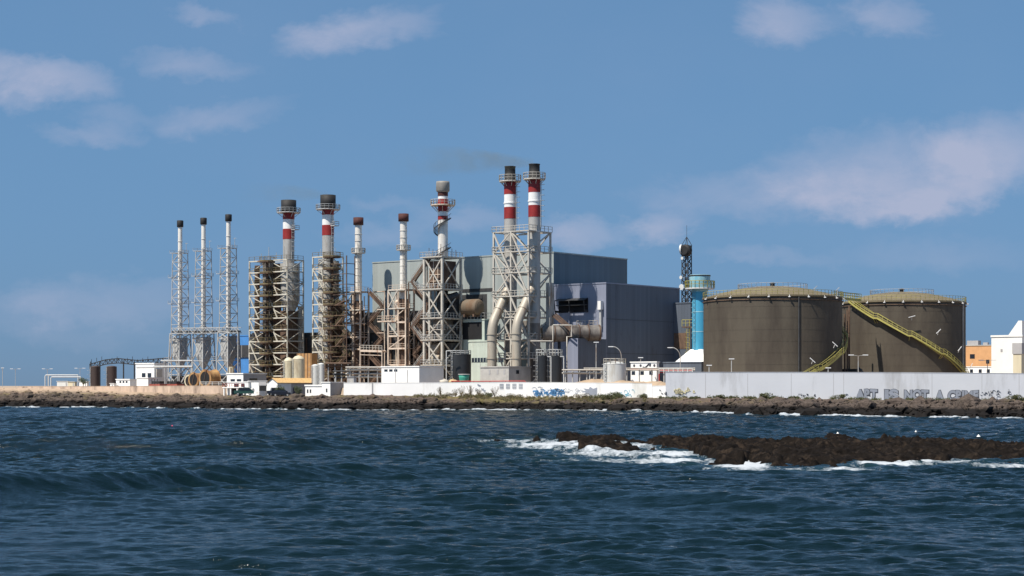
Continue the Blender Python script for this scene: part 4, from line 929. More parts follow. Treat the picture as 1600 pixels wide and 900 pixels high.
# annex in front of hall A
def annex(name, label, pxN, D, lu, lv, ytop, left, right):
    o = at(pxN, D, 0); t = thing(name, label, 'hall', Vector((o.x,o.y,G))); wallpanels(t, o, lu, lv, G, ZZ(ytop, D), left, right); return t, o
t, o = annex('annex', 'pale green low annex with window strip behind the curved exhaust ducts', 800, 428, 13.5, 6, 533, 'hallw', 'hall_shade')
def strip(t, o, s0, s1, z0, z1, name, m_, n=0, out=.06, frame=None):
    m = MB(); e = Vector((o.x,o.y,z0))-U*s1-V*out; m.obox(e, U*(s1-s0), V*(out-.004), Z*(z1-z0)); w_ = m.build(name, m_, t)
    if n:
        m = MB()
        for i in range(n+1): m.obox(e+U*((s1-s0)*i/n-.07)-V*.05, U*.14, V*.046, Z*(z1-z0))
        m.build('frame', frame or 'hallw', w_)
    return w_
D = 428
strip(t, o, 1.5, 12.5, ZZ(565.5, D), ZZ(558.5, D), 'window', 'glass', 12)
strip(t, o, 3.2, 5.4, G, ZZ(572, D), 'door', 'dark')
t, o = annex('annex', 'dark roofed bay with railed upper deck and black opening right of the bulb chimney tower', 757, 436, 8.6, 5, 500, 'hallw', 'hall_shade')
strip(t, o, .8, 8.0, ZZ(530, 436), ZZ(503, 436), 'opening', 'opening', 0)
m = MB(); q = Vector((o.x,o.y,ZZ(499, 436)))-U*8.6; m.rail([q, q+U*8.6, q+U*8.6+V*4], 1.6, .1, 1.0); m.build('railing', 'galv', t)
# rusty horizontal vessel on that deck
t = thing('horizontal_vessel', 'rust streaked horizontal vessel lying on the railed deck before the grey green hall', 'tank', at(738, 438, ZZ(497, 436)+.3))
c = at(737, 438, ZZ(480, 438)); m = MB(); m.cyl(c-U*2.2, c+U*2.2, 1.95, n=28);
for s in (-1, 1):
    for k in range(4): an0, an1 = k/4*math.pi/2, (k+1)/4*math.pi/2; m.cyl(c+U*s*(2.2+.8*math.sin(an0)), c+U*s*(2.2+.8*math.sin(an1)), 1.95*math.cos(an0), max(.02, 1.95*math.cos(an1)), 28, False)
M['vessel'] = mat('dull_rust_vessel', (.15,.115,.08), .75, var=.25, streak=True, stain=(.13,.075,.04), stain_amt=.4); m.build('shell', 'vessel', t)
m = MB(); 
for s in (-1.5, 1.5): m.box(c+U*s-Z*2.4, .5, 2.4, 1.4)
m.build('saddle', 'rust', t)
# small grey store between the rusty towers
t, o = annex('store', 'small plain grey store between the feet of the two rusty framed chimneys', 607, 455, 4.4, 5, 519, 'hallw', 'hall_shade')
strip(t, o, .6, 3.4, G+.2, ZZ(560, 455), 'roller_door', 'grey', 1)
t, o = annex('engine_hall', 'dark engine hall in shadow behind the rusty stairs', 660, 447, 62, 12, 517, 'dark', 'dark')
m = MB()
for k in range(14): e = Vector((o.x,o.y,G))-U*(2+k*4.3)-V*.35; m.obox(e, U*.4, V*.3, Z*13)
m.build('column', 'rust', t)
# slate blue hall B
DB = 416.6; oB = at(947, DB, 0); zB = ZZ(443, DB)
LuB = ((866-800)/F*oB.y-oB.x)/(-U.x+(866-800)/F*U.y); LvB = ((1062-800)/F*oB.y-oB.x)/(V.x-(1062-800)/F*V.y)
t = thing('cooling_hall', 'slate blue hall with sunlit lavender front that shows two rounded chimney shadows', 'hall', Vector((oB.x,oB.y,G)))
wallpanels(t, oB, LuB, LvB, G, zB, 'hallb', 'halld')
# forward block under it
kk = (903-800)/F; sF = (kk*oB.y-oB.x)/(-V.x+kk*V.y); oC = Vector((oB.x,oB.y,0))-V*sF-V*0; zC = ZZ(528.5, oC.y)
m = MB(); m.obox(Vector((oC.x,oC.y,G))-U*.12+V*.1, -U*2.9, V*(sF-.14), Z*(zC-G-.05)); m.obox(Vector((oC.x,oC.y,G))+V*.1-U*.116, U*.116, V*(sF-.102), Z*(zC-G)); m.build('front_block', 'halld', t)
m = MB(); m.obox(Vector((oC.x,oC.y,G))-U*3.1, U*3.1, V*.095, Z*(zC-G)); m.build('front_cladding', 'hallb', t)
for f_ in (.33, .66):
    z_ = G+(zB-G)*f_; MB().obox(Vector((oB.x,oB.y,z_))+U*.004+V*.2, U*.03, V*(LvB-.3), Z*.09).build('lap_seam', 'dark', t)
def onB(px): k = (px-800)/F; s = (k*oB.y-oB.x)/(-U.x+k*U.y); return Vector((oB.x,oB.y,0))-U*s, s
# hooded air intake
p, s0 = onB(873); q, s1 = onB(919); w_ = s0-s1; z0, z1 = ZZ(489, p.y), ZZ(468, p.y)
m = MB(); e = Vector((p.x,p.y,z0))-V*.06; m.obox(e, U*w_, V*.05, Z*(z1-z0)); op = m.build('intake_opening', 'opening', t)
m = MB(); dv = -V*1.8
m.obox(Vector((p.x,p.y,z1))-V*.06, U*w_, dv-Z*.5, Z*.16)
for f_ in (0, .5, 1): m.obox(Vector((p.x,p.y,z0))-V*.06+U*(w_*f_-.1), U*.2, dv*.75, Z*.5); m.bar(Vector((p.x,p.y,z0))+U*w_*f_-V*1.4, Vector((p.x,p.y,z1-.4))+U*w_*f_-V*1.8, .16)
m.obox(Vector((p.x,p.y,(z0+z1)/2))-V*.3, U*w_, dv*.5, Z*.2); m.build('intake_hood', 'dark', t)
m = MB(); q, s1 = onB(891); e = Vector((q.x,q.y,ZZ(527, q.y)))-V*.2; m.add([e-U*2.0, e+U*3.2, e+U*2.2+Z*3.6, e-U*1.2+Z*3.6], [(0,1,2,3)]); m.obox(e-U*.1-V*.1, U*.2, -V*.2, Z*6); m.build('chute', 'hallb', t)
q, s1 = onB(939); m = MB(); m.obox(Vector((q.x,q.y,ZZ(512, q.y)))-V*.7, U*.5, V*.6, Z*6.2); m.build('wall_pipe', 'galv', t)
m = MB(); m.obox(Vector((q.x,q.y,ZZ(484, q.y)))-V*1.1-U*.2, U*.9, V*1.0, Z*2.0); m.build('vent_box', 'bwhite', t)
m, m2 = MB(), MB(); q, s1 = onB(937); e = Vector((q.x,q.y,ZZ(510, q.y)))-V*1.6-U*5.5; m.obox(e, U*6.0, V*1.5, Z*.18); m2.rail([e+V*1.5+Z*.15, e+Z*.15, e+U*6+Z*.15], 1.2, .09, 1.1); p_ = m.build('service_deck', 'pale', t); m2.build('railing', 'pale', p_)
# lower dark block at the right end of hall B
t, o = annex('pump_house', 'dark narrow block stepping down at the right end of the slate blue hall', 1079, 436, 9.0, 4, 474, 'halld', 'halld')
strip(t, o, 1, 6, ZZ(545, 436), ZZ(520, 436), 'shutter', 'rust')
m = MB(); p = at(1077, 430, 0); m.bar(p+Z*G, p+Z*ZZ(500, 430), .25); m.box(at(1077, 430, ZZ(512, 430)), 3.2, 1.4, .3); p_ = m.build('gantry', 'rust', t)
m = MB(); q = at(1077, 430, ZZ(512, 430)+.3); m.rail([q-U*1.6-V*.7, q+U*1.6-V*.7, q+U*1.6+V*.7], 1.6, .12, 1.0); ladder(m, p-V*.5, G, ZZ(512, 430), -V, .8); m.build('railing', 'yellow', p_)
# big horizontal duct into the frame
t = thing('main_duct', 'fat soot stained horizontal duct from the twin chimney frame to the slate blue hall', 'duct', at(870, 402))
a_, b_ = at(846, 410, ZZ(521, 410)), at(938, 412, ZZ(520, 412)); m = MB(); m.cyl(a_, b_, 2.05, 1.75, 30); m.build('shell', 'sooty', t)
for f_ in (.2, .42, .62, .78, .97): q = a_.lerp(b_, f_); MB().cyl(q, q+(b_-a_).normalized()*.25, 2.2-.3*f_, n=30).build('flange', 'rust', t)
m = MB()
for f_ in (.3, .72): q = a_.lerp(b_, f_)-V*0; m.bar(Vector((q.x,q.y,G)), Vector((q.x,q.y,q.z-1.8)), .5)
m.build('support', 'dark', t)
# white looping handrail pipes in front of the duct
t = thing('pipe_loop', 'white pipe frame looping over the soot stained duct', 'pipe', at(870, 398))
m = MB(); D = 399
for pts in (((864,508),(864,533),(829,533)), ((864,508),(893,508),(893,526),(886,526),(886,542))): m.tube([at(x, D, ZZ(y, D)) for x, y in pts], .16, 8)
m.bar(at(864, D, ZZ(533, D)), at(864, D, G), .16); m.bar(at(886, D, ZZ(540, D)), at(886, D, G), .16)
m = m.build('pipe', 'pale', t)
# blue hall at left
t, o = annex('blue_hall', 'bright blue clad hall seen behind the slim chimneys and cream towers', 548, 492, 50, 8, 521, 'blue', 'blue')
strip(t, o, 2, 49, ZZ(557, 500), ZZ(537, 500), 'louvre_band', 'dark', 16, .3, 'grey')
strip(t, o, 2, 40, G, ZZ(573, 500), 'dado', mat('navy_cladding', (.03,.07,.2), .6), 0, .25)
# orange-brown casing right of the cream silos
for lb, px, D, lu, lv, y in (('rust orange steel casing behind the two cream silos', 487, 446, 5.2, 2.0, 552),):
    o = at(px, D, 0); t = thing('casing', lb, 'casing', Vector((o.x,o.y,G))); m = MB(); rectz(m, o, lu, lv, G, ZZ(y, D)); m.build('wall', mat('orange_brown_steel', (.40,.22,.09), .8, var=.25, stain=(.2,.1,.05), stain_amt=.3), t)
    m = MB()
    for k in range(5): m.obox(Vector((o.x,o.y,G))-U*(.3+1.15*k)-V*.1, U*.14, V*.08, Z*(ZZ(y, D)-G))
    m.build('rib', 'rust', t)

# ================================================================== TANKS, MAST, BLUE CHIMNEY
rnd = random.Random(7)
def gz_at(x, y): return float(shore_z(np.array([[x]]), np.array([[y]]))[0][0, 0])
def polar(c, r, adeg, z): an = R(adeg); return Vector((c.x+r*math.sin(an), c.y-r*math.cos(an), z))   # angle 0 faces the camera, + to the right
def storage_tank(label, px, D, Rr, zr, helix, zh, slope, lamps):
    c = at(px, D, 0); t = thing('storage_tank', label, 'storage tank', Vector((c.x, c.y, G)), 'large brown storage tanks')
    MB().lathe((c.x,c.y,0), [(Rr,G),(Rr,zr-.35)], 128).build('shell', 'tank', t)
    m = MB(); m.lathe((c.x,c.y,0), [(Rr+.01,zr-.34),(Rr+.28,zr-.34),(Rr+.28,zr),(Rr-.4,zr+.05)], 128, smooth=False); m.build('rim', 'tankroof', t)
    prof = [(Rr-.3,zr+.02),(Rr*.86,zr+.62),(Rr*.6,zr+1.55),(Rr*.42,zr+2.1),(Rr*.2,zr+2.45),(.3,zr+2.6)]
    m = MB(); m.lathe((c.x,c.y,0), prof, 96); rf = m.build('roof', 'tankroof', t)
    m = MB(); m.cyl(Vector((c.x,c.y,zr+2.4)), Vector((c.x,c.y,zr+3.1)), .5, n=12); m.cyl(Vector((c.x,c.y,zr+3.1)), Vector((c.x,c.y,zr+3.4)), .75, .2, n=12); m.build('vent', 'dark', rf)
    m = MB(); n = 84; m.rail([polar(c, Rr+.1, 360*i/n, zr) for i in range(n)], 1.15, .065, 1.1, True, True); m.build('railing', 'yellow', t)
    m = MB(); n = 40; m.rail([polar(c, Rr*.5, 360*i/n, zr+1.85) for i in range(n)], 1.1, .06, 3, False, True); m.build('inner_railing', 'pale', rf)
    m = MB()
    for i in range(96): m.bar(polar(c, Rr+.15, 3.75*i, zr-.95), polar(c, Rr+.15, 3.75*(i+1), zr-.95), .12)
    for i in range(-90, 91, 15): m.bar(polar(c, Rr, i, zr-.95), polar(c, Rr+.3, i, zr-.95), .1)
    m.build('cooling_ring', 'rust', t)
    m = MB()
    for a_ in ((13,) if px < 1300 else (57, -86)): m.bar(polar(c, Rr+.18, a_, G), polar(c, Rr+.18, a_, zr-.4), .24)
    m.build('down_pipe', 'dark' if px < 1300 else 'concrete', t)
    for k in range(1, 8):
        z = G+(zr-G)*k/8; m = MB()
        for i in range(96): m.bar(polar(c, Rr+.004, 3.75*i, z), polar(c, Rr+.004, 3.75*(i+1), z), .03, .05)
        m.build('weld_seam', 'tank', t)
    sb, sr, tr = MB(), MB(), MB()
    a0, a1, sg = helix; a = a0; k = 0
    zf = lambda a: zh[1]+slope*(a-zh[0])
    step = 1.0; land = 0
    alist = np.arange(a0, a1, step)
    zprev = None; zc = zf(a0); lp = 27
    seq = []
    for i, a in enumerate(alist):
        ph = i % 29
        seq.append((a, zc)); 
        if ph < 26: zc += slope*29/26*step
    for (a, za), (b_, zb) in zip(seq, seq[1:]):
        for rr_ in (Rr+.25, Rr+1.15):
            sb.bar(polar(c, rr_, a, za), polar(c, rr_, b_, zb), .1, .34)
        for h in (1.1, .58): sr.bar(polar(c, Rr+1.15, a, za+h), polar(c, Rr+1.15, b_, zb+h), .09)
        sr.bar(polar(c, Rr+.25, a, za+1.1), polar(c, Rr+.25, b_, zb+1.1), .08)
        if int(a) % 4 == 0: sr.bar(polar(c, Rr+1.15, a, za), polar(c, Rr+1.15, a, za+1.1), .08)
        p, q = polar(c, Rr+.25, a, za), polar(c, Rr+1.15, a, za); dv = polar(c, Rr+.7, b_, za)-polar(c, Rr+.7, a, za)
        tr.obox(p, q-p, dv*.8, Z*.05)
        if zb == za and int(a) % 2 == 0: sb.bar(polar(c, Rr, a, za-1.1), polar(c, Rr+1.15, a, za-.1), .1)
    st = sb.build('stair', 'yellow', t); sr.build('railing', 'yellow', st); tr.build('tread', 'olive', st)
    for (lx, ly, dx, dz) in lamps:
        m = MB(); an = math.degrees(math.asin(max(-1, min(1, (lx-px)*D/F/(Rr+1.4))))); pz = ZZ(ly, D-Rr*math.cos(R(an)))
        p = polar(c, Rr+1.5, an, pz); m.bar(p-Vector((dx,0,dz)), p+Vector((dx,0,dz)), .18, .14); m.bar(p, polar(c, Rr+1.1, an, pz-.8), .07); m.build('floodlight', 'lamp', t)
    for a_ in range(-75, 90, 16):
        m = MB(); p = polar(c, Rr+.55, a_, zr-.55); m.box(p, .45, .3, .16); m.bar(p+Z*.1, polar(c, Rr+.2, a_, zr), .07); m.build('rim_lamp', 'lamp', t)
    for i in range(2):
        m = MB(); p = polar(c, Rr, 28+30*i if px < 1300 else -70+8*i, zr); m.bar(p, p+Vector((0,0,1.3)), .08); m.bar(p+Vector((-.35,0,1.1)), p+Vector((.45,0,1.9)), .12); m.build('mast_lamp', 'galv', t)
    return t, c
TR1, TR2 = 107.3/F*392, 97/F*418
storage_tank('larger brown storage tank on the left, stair climbing around its right edge', 1207, 392, TR1, 24.25, (2, 150, 1), (36, 9.0), .122, [(1289,538,.55,-.5),(1251,563,.55,-.5)])
T2, c2 = storage_tank('brown storage tank on the right with a yellow stair descending across its face', 1409, 418, TR2, 24.35, (-62, 84, 1), (-62, 24.35), -.139, [(1401,495,.75,.2),(1442,518,.5,.5),(1479,545,.4,.5),(1506,571,.25,.5)])
t = thing('tank_bridge', 'yellow railed footbridge joining the tops of the two brown tanks', 'footbridge', at(1322, 398, 24))
a, b = at(1300, 392, 24.35), at(1342, 402, 24.3); m, mr = MB(), MB(); s_ = Vector((.3,-1,0)).normalized()*1.1
m.obox(a, b-a, s_, Z*.14); mr.rail([a+Z*.1, b+Z*.1], 1.15, .1, 1.0); mr.rail([a+s_+Z*.1, b+s_+Z*.1], 1.15, .1, 1.0)
m.bar(a+s_-Z*.2, b+s_-Z*.2, .15, .4); m.build('deck', 'yellow', t); mr.build('railing', 'yellow', t)
t = thing('riser_pipe', 'dark pipes standing in the shaded gap between the two brown tanks', 'pipe', at(1325, 400))
m = MB()
for k, dx in enumerate((-4, 0, 3)): m.cyl(at(1324+dx, 399+k, G), at(1324+dx, 399+k, 21+k), .2, n=8)
m.build('pipe', 'rust', t); m = MB(); m.box(at(1330, 401), 4, 3, 4.2); m.cyl(at(1338, 396), at(1338, 396, G+3.2), .5, n=12); m.tube([at(1338,396,G+3.2), at(1342,395,G+4.4), at(1348,395,G+3.4), at(1352,395,G+1)], .25, 10); m.build('valve_set', 'dark', t)

# sky blue chimney on a white pyramid foot
D = 424; c = at(1093.5, D, 0); z = lambda p: ZZ(p, D); k = D/F
t = thing('blue_chimney', 'sky blue chimney with a wider pale top, standing on a white pyramid foot', 'chimney', Vector((c.x,c.y,G)))
MB().cyl(c+Z*z(547), c+Z*z(455), 12*k, 12*k, 36).build('shaft', 'bluech', t)
m = MB(); m.lathe((c.x,c.y,0), [(12*k,z(456)),(16*k,z(447)),(16.3*k,z(431)),(16.3*k,z(429.6)),(15*k,z(429.6)),(15*k,z(436))], 36); m.build('chimney_head', 'bluepale', t)
m = MB(); m.lathe((c.x,c.y,0), [(16.4*k,z(431.8)),(16.8*k,z(431.8)),(16.8*k,z(430)),(16.4*k,z(430))], 36); m.build('rim', 'dark', t)
a_, b_ = MB(), MB(); ring_platform(a_, b_, c, z(452), 12*k, 23*k, 22, 1.6, .13, .3); p_ = a_.build('gallery', 'gtank', t); b_.build('railing', 'yellow', p_)
m = MB()
for y in (488, 519): m.cyl(c+Z*z(y), c+Z*(z(y)+.18), 12.25*k, n=36)
m.build('weld_band', 'bluepale', t)
m = MB(); zb, zt = z(567), z(546); wb, wt = 4.4, 2.3
for s in (1,): 
    q = [c-U*wb-V*wb+Z*zb, c+U*wb-V*wb+Z*zb, c+U*wb+V*wb+Z*zb, c-U*wb+V*wb+Z*zb, c-U*wt*.7-V*wt*.7+Z*zt, c+U*wt*.7-V*wt*.7+Z*zt, c+U*wt*.7+V*wt*.7+Z*zt, c-U*wt*.7+V*wt*.7+Z*zt]
    m.add(q, [(0,1,5,4),(1,2,6,5),(2,3,7,6),(3,0,4,7),(3,2,1,0),(4,5,6,7)])
m.build('pyramid_foot', 'white', t)
m = MB()
for i in (-1, 1):
    for j in (-1, 1): m.bar(c+U*3.6*i+V*3.6*j+Z*G, c+U*3.6*i+V*3.6*j+Z*zb, .7)
m.box(c+Z*G, 4.5, 4.5, zb-G-.4); m.build('support', 'blue', t)
ldd = MB(); out = (U*-.2-V).normalized(); ladder(ldd, c+out*12.4*k, z(545), z(452), out); ldd.build('ladder', 'bluepale', t)
t, o = annex('low_service_building', 'dark low service building in front of the sky blue chimney foot', 1096, 412, 10.5, 3, 567, 'halld', 'halld')

# telecom mast
D = 446; c = at(1073, D, 0); z = lambda p: ZZ(p, D)
t = thing('telecom_mast', 'dark lattice telecom mast with a round drum antenna near its top', 'mast', Vector((c.x,c.y,G)))
mb, mp = MB(), MB(); s_ = 1.9
zl = [G]+[z(590-11*k) for k in range(0, 19)]; zl = [v for v in zl if v < z(384)]+[z(384)]
o = c-U*s_/2-V*s_/2; lattice(mb, mp, o, U*s_, V*s_, o+U*.1+V*.1, U*(s_-.2), V*(s_-.2), zl, .17, .12, 'x')
fr = mb.build('lattice', 'dark', t); mp.build('corner_post', 'dark', fr)
m = MB(); m.cyl(at(1071.5, D-1.2, z(392))-V*.5, at(1071.5, D-1.2, z(392))+V*.6, 1.5, n=28); m.cyl(at(1071.5, D-1.2, z(392))-V*.9, at(1071.5, D-1.2, z(392))-V*.5, 1.1, 1.5, n=28); m.build('drum_antenna', 'black', t)
m = MB(); m.cyl(at(1067, D-1, z(390))-V*.1-U*.6, at(1067, D-1, z(390))-U*.2, 1.2, n=20); m.build('reflector', 'gtank', t)
m = MB()
for i in (0, 1):
    for j in (0, 1): m.bar(o+U*s_*i+V*s_*j+Z*z(384), c+Z*z(370), .12)
m.bar(c+Z*z(370), c+Z*z(352), .06); m.build('top_spike', 'dark', t)
for (px_, py_, r_) in ((1066, 449, .75), (1065, 434, .45), (1067, 404, .4)):
    m = MB(); p = at(px_, D-1, ZZ(py_, D)); m.lathe((0,0,0), [(.01,0),(r_*.6,.12),(r_,.35),(r_*.98,.36)], 16); m.v = [tuple(p+Vector((-vz*.7, -vz*.7, 0))+Vector((vx*.72, -vx*.72, vy))) for vx, vy, vz in m.v]; m.bar(p, p+Vector((.9,.4,0)), .1); m.build('dish', 'gtank', t)

# ================================================================== SMALLER PLANT
def vtank(name, label, px, D, r, ytop, m_, z0=G, rail_m=None, rail_h=1.3, group=None, dome=.3):
    c = at(px, D, z0); t = thing(name, label, 'tank', c, group); z1 = ZZ(ytop, D); cc = Vector((c.x,c.y,0))
    m = MB(); m.lathe((c.x,c.y,0), [(r,z0),(r,z1)], 36); m.build('shell', m_, t)
    m = MB(); m.lathe((c.x,c.y,0), [(r*1.015,z1-.08),(r*1.02,z1+.02),(r*.6,z1+dome*.7),(.05,z1+dome)], 36); m.build('roof', m_, t)
    if rail_m: m = MB(); n = 14; m.rail([polar(cc, r*.98, 360*i/n, z1) for i in range(n)], rail_h, .12, 3, True, True); m.build('railing', rail_m, t)
    m = MB(); ladder(m, cc+Vector((-.8,-.6,0))*(r+.12), z0, z1, Vector((-.8,-.6,0)), .5); m.build('ladder', 'galv', t)
    return t, c
vtank('silo', 'cream silo with domed top, left and smaller of the pair', 451, 436, 1.2, 564, 'silo', dome=.9, group='cream silos')
vtank('silo', 'cream silo with domed top, right and larger of the pair', 466.5, 434, 1.5, 561, 'silo', dome=.9, group='cream silos')
vtank('silo', 'slim pale pipe-clad tank at the foot of the narrower cream tower, left one', 493, 425, .9, 571, 'gtank', group='slim pale tanks'); vtank('silo', 'slim pale pipe-clad tank at the foot of the narrower cream tower, right one', 502, 424, .75, 569, 'gtank', group='slim pale tanks')
vtank('round_tank', 'wide black tank behind the green tub, right of the white store', 720, 409, 2.35, 554, 'btank', rail_m='galv', rail_h=.9)
vtank('round_tank', 'narrower black tank with white top rail, left of the pair before the grey hall', 846.5, 396, 1.25, 556, 'btank', rail_m='gtank', rail_h=1.4, group='black tank pair')
vtank('round_tank', 'wider black tank with white top rail, right of the pair before the grey hall', 867.5, 397, 1.6, 556, 'btank', rail_m='gtank', rail_h=1.4, group='black tank pair')
vtank('round_tank', 'white tank with railing around its roof, behind the sandy bank', 960.5, 379, 2.42, 568.5, 'gtank', rail_m='pale', rail_h=1.1, dome=.5)
vtank('round_tank', 'brownish black tank under the overhead gantry, left of the pair', 148.5, 520, 1.35, 573, 'brtank', group='tanks under the gantry')
vtank('round_tank', 'brownish black tank under the overhead gantry, right of the pair', 174.5, 518, 1.45, 573, 'brtank', group='tanks under the gantry')

def wallstrip(t, o, s0, s1, z0, z1, name, m_, face='L', out=.05):
    m = MB()
    if face == 'L': m.obox(Vector((o.x,o.y,z0))-U*s1-V*out, U*(s1-s0), V*(out-.004), Z*(z1-z0))
    else: m.obox(Vector((o.x,o.y,z0))+V*s0+U*.004, V*(s1-s0), U*out, Z*(z1-z0))
    return m.build(name, m_, t)
def hut(name, label, cat, L, Nn, Rr, D, ytop, mL, mR=None, z0=None, roof='flat', roofm=None, group=None, par=.25):
    o, a, b, Lu, Lv = frame_from(L, Nn, Rr, D); o = at(Nn, D, 0); z0 = G if z0 is None else z0; z1 = ZZ(ytop, D)
    t = thing(name, label, cat, Vector((o.x,o.y,z0)), group)
    m = MB(); rectz(m, o, Lu, Lv, z0-1.0, z1); m.mi = [0, 0, 0, 1, 0, 0] if False else [0]*6
    m.build('wall', mL, t)
    if mR and mR != mL: m = MB(); m.obox(Vector((o.x,o.y,z0-1))+U*.004+V*.0, U*.03, V*Lv, Z*(z1-z0+1)); m.build('shaded_side_wall', mR, t)  # grey slab over the right face paints the white house's shaded side
    if roof == 'flat':
        m = MB(); m.obox(Vector((o.x,o.y,z1+.003))-U*(Lu+.15)-V*.15+U*.0, U*(Lu+.3), V*(Lv+.3), Z*par); m.build('roof', roofm or 'concrete', t)
    elif roof == 'gable':      # ridge along V
        h = Lu*.34; e = .3; rm = MB()
        A_ = Vector((o.x,o.y,z1+.003))+U*e-V*e; B_ = A_-U*(Lu+2*e); Cc = (A_+B_)/2+Z*h; vv = V*(Lv+2*e)
        rm.add([A_, A_+vv, Cc+vv, Cc, B_, B_+vv, A_-Z*.12, A_+vv-Z*.12], [(0,1,2,3),(3,2,5,4),(0,6,7,1)]); 
        gm = MB(); A2_ = Vector((o.x,o.y,z1)); gm.add([A2_, A2_-U*Lu, A2_-U*Lu/2+Z*(h*.93)], [(0,2,1)]); gm.add([A2_+V*Lv, A2_-U*Lu+V*Lv, A2_-U*Lu/2+Z*(h*.93)+V*Lv], [(0,1,2)]); gm.build('gable', mL, t)
        rm.build('roof', roofm or 'tile', t)
    return t, o, Lu, Lv, z1
# long white store behind the wall, shaded right side
t, o, Lu, Lv, z1 = hut('white_store', 'long blank white store with flat roof and three slit windows behind the white wall', 'building', 596, 655, 693, 400, 573.5, 'white', roofm='white')
for i in range(3): wallstrip(t, o, Lu-1.9-i*1.5, Lu-.9-i*1.5, z1-.95, z1-.45, 'window', 'glass')
wallstrip(t, o, 3.4, 3.5, G, z1-.6, 'drain_pipe', 'grey', out=.1); wallstrip(t, o, 7.0, 7.1, G, z1-.2, 'drain_pipe', 'grey', out=.1)
# grey plinth block under the ducts
t, o, Lu, Lv, z1 = hut('valve_house', 'low beige grey block under the two curved exhaust ducts', 'building', 750.5, 795, 829, 393, 574, 'concrete', roofm='concrete')
for s in (1.0, 2.9, 5.2): wallstrip(t, o, s, s+.45, z1-1.5, z1-.5, 'stain_door', 'grey')
wallstrip(t, o, 2.6, 3.6, z1-1.4, z1-.6, 'window', 'glass', 'R')
m = MB(); 
for k in range(6): m.bar(Vector((o.x,o.y,z1))-U*(Lu*k/5)+Z*0, Vector((o.x,o.y,z1+.9))-U*(Lu*k/5), .1)
m.build('rail_post', 'pale', t)
# hut with round vents and an S on its frieze
t, o, Lu, Lv, z1 = hut('frieze_building', 'white low building whose frieze bears dark round marks and a curly S shape', 'building', 985.5, 1026, 1030, 385, 566.5, 'white', roofm='white')
zc = z1-.62
for px_ in (991, 1001, 1022.5):
    s = ((px_-800)/F*o.y-o.x)/(-U.x+(px_-800)/F*U.y); p = Vector((o.x,o.y,zc))-U*s; m = MB(); m.cyl(p-V*.03, p-V*.005, .3, n=14); m.build('round_mark', 'ink', t)
s = ((1011.5-800)/F*o.y-o.x)/(-U.x+(1011.5-800)/F*U.y); p0 = Vector((o.x,o.y,zc))-U*s-V*.06
pts = [p0+U*math.cos(a_)*1.0*0+U*(x_)+Z*z_ for a_, x_, z_ in ((0,-1.15,-.3),(0,-.6,-.42),(0,-.15,-.15),(0,.1,.1),(0,.45,.38),(0,.9,.3),(0,.85,-.02),(0,.5,.0))]
m = MB(); m.tube(pts, .13, 6); m.build('s_mark', 'ink', t)
wallstrip(t, o, .0, Lu, z1-1.45, z1-1.25, 'red_line', 'redp', out=.03)
for k in range(3): wallstrip(t, o, 1+2.3*k, 1.9+2.3*k, z1-2.6, z1-1.8, 'window', 'glass')
# low left buildings
t, o, Lu, Lv, z1 = hut('office', 'two storey white office with dark windows, right of the overhead gantry', 'building', 212, 241, 262, 486, 568.5, 'white', roofm='white')
for s in (1.2, 3.6): wallstrip(t, o, s, s+1.5, G+2.3, G+3.9, 'window', 'glass'); 
wallstrip(t, o, .3, Lu-.3, z1-1.0, z1-.85, 'cornice', 'grey', out=.12); wallstrip(t, o, .6, 2.6, G, z1-1.4, 'bay', 'pale', 'R', .3)
t, o, Lu, Lv, z1 = hut('annex_block', 'plain white cube with shaded right side in front of the two storey office', 'building', 213.5, 231.5, 259, 476, 591, 'white', roofm='white'); 
t, o, Lu, Lv, z1 = hut('low_shed', 'low white shed with three small windows left of the white cube', 'building', 181.5, 203, 214, 482, 593.5, 'white', roofm='white')
for s in (1, 2.3, 3.6): wallstrip(t, o, s, s+.7, z1-.8, z1-.3, 'window', 'glass')
for lb, L_, N_, R_, D_, y_, mm in (('small white hut beside the low shed, near the dark tanks', 172, 178, 182, 484, 599.5, 'white'), ('pale blue white container under the white pipe loops, left of the cream hut', 89, 106, 108, 505, 596, 'gtank'), ('cream hut under the right end of the white pipe loops', 106, 117, 120, 500, 597, 'silo'), ('white box left of the dark tanks under the gantry', 124, 136, 139, 495, 596.5, 'white')):
    t, o, Lu, Lv, z1 = hut('hut', lb, 'hut', L_, N_, R_, D_, y_, mm, roofm=mm, par=.12); wallstrip(t, o, .4, .9, G, z1-.3, 'door', 'grey')
t = thing('pipe_loop', 'pair of white square pipe loops standing on the sandy plateau', 'pipe', at(72, 500)); m = MB()
for x0, x1, y, D_, r_ in ((70.5, 122, 586, 502, .14), (79.5, 126, 589, 498, .14)): m.tube([at(x0, D_), at(x0, D_, ZZ(y, D_)-.3), at(x0+1.2, D_, ZZ(y, D_)), at(x1, D_, ZZ(y, D_))], r_, 8); m.bar(at(x1, D_, ZZ(y, D_)), at(x1, D_), .2)
m.bar(at(76, 502, ZZ(586, 502)), at(76, 502), .2); m.build('pipe', 'gtank', t)
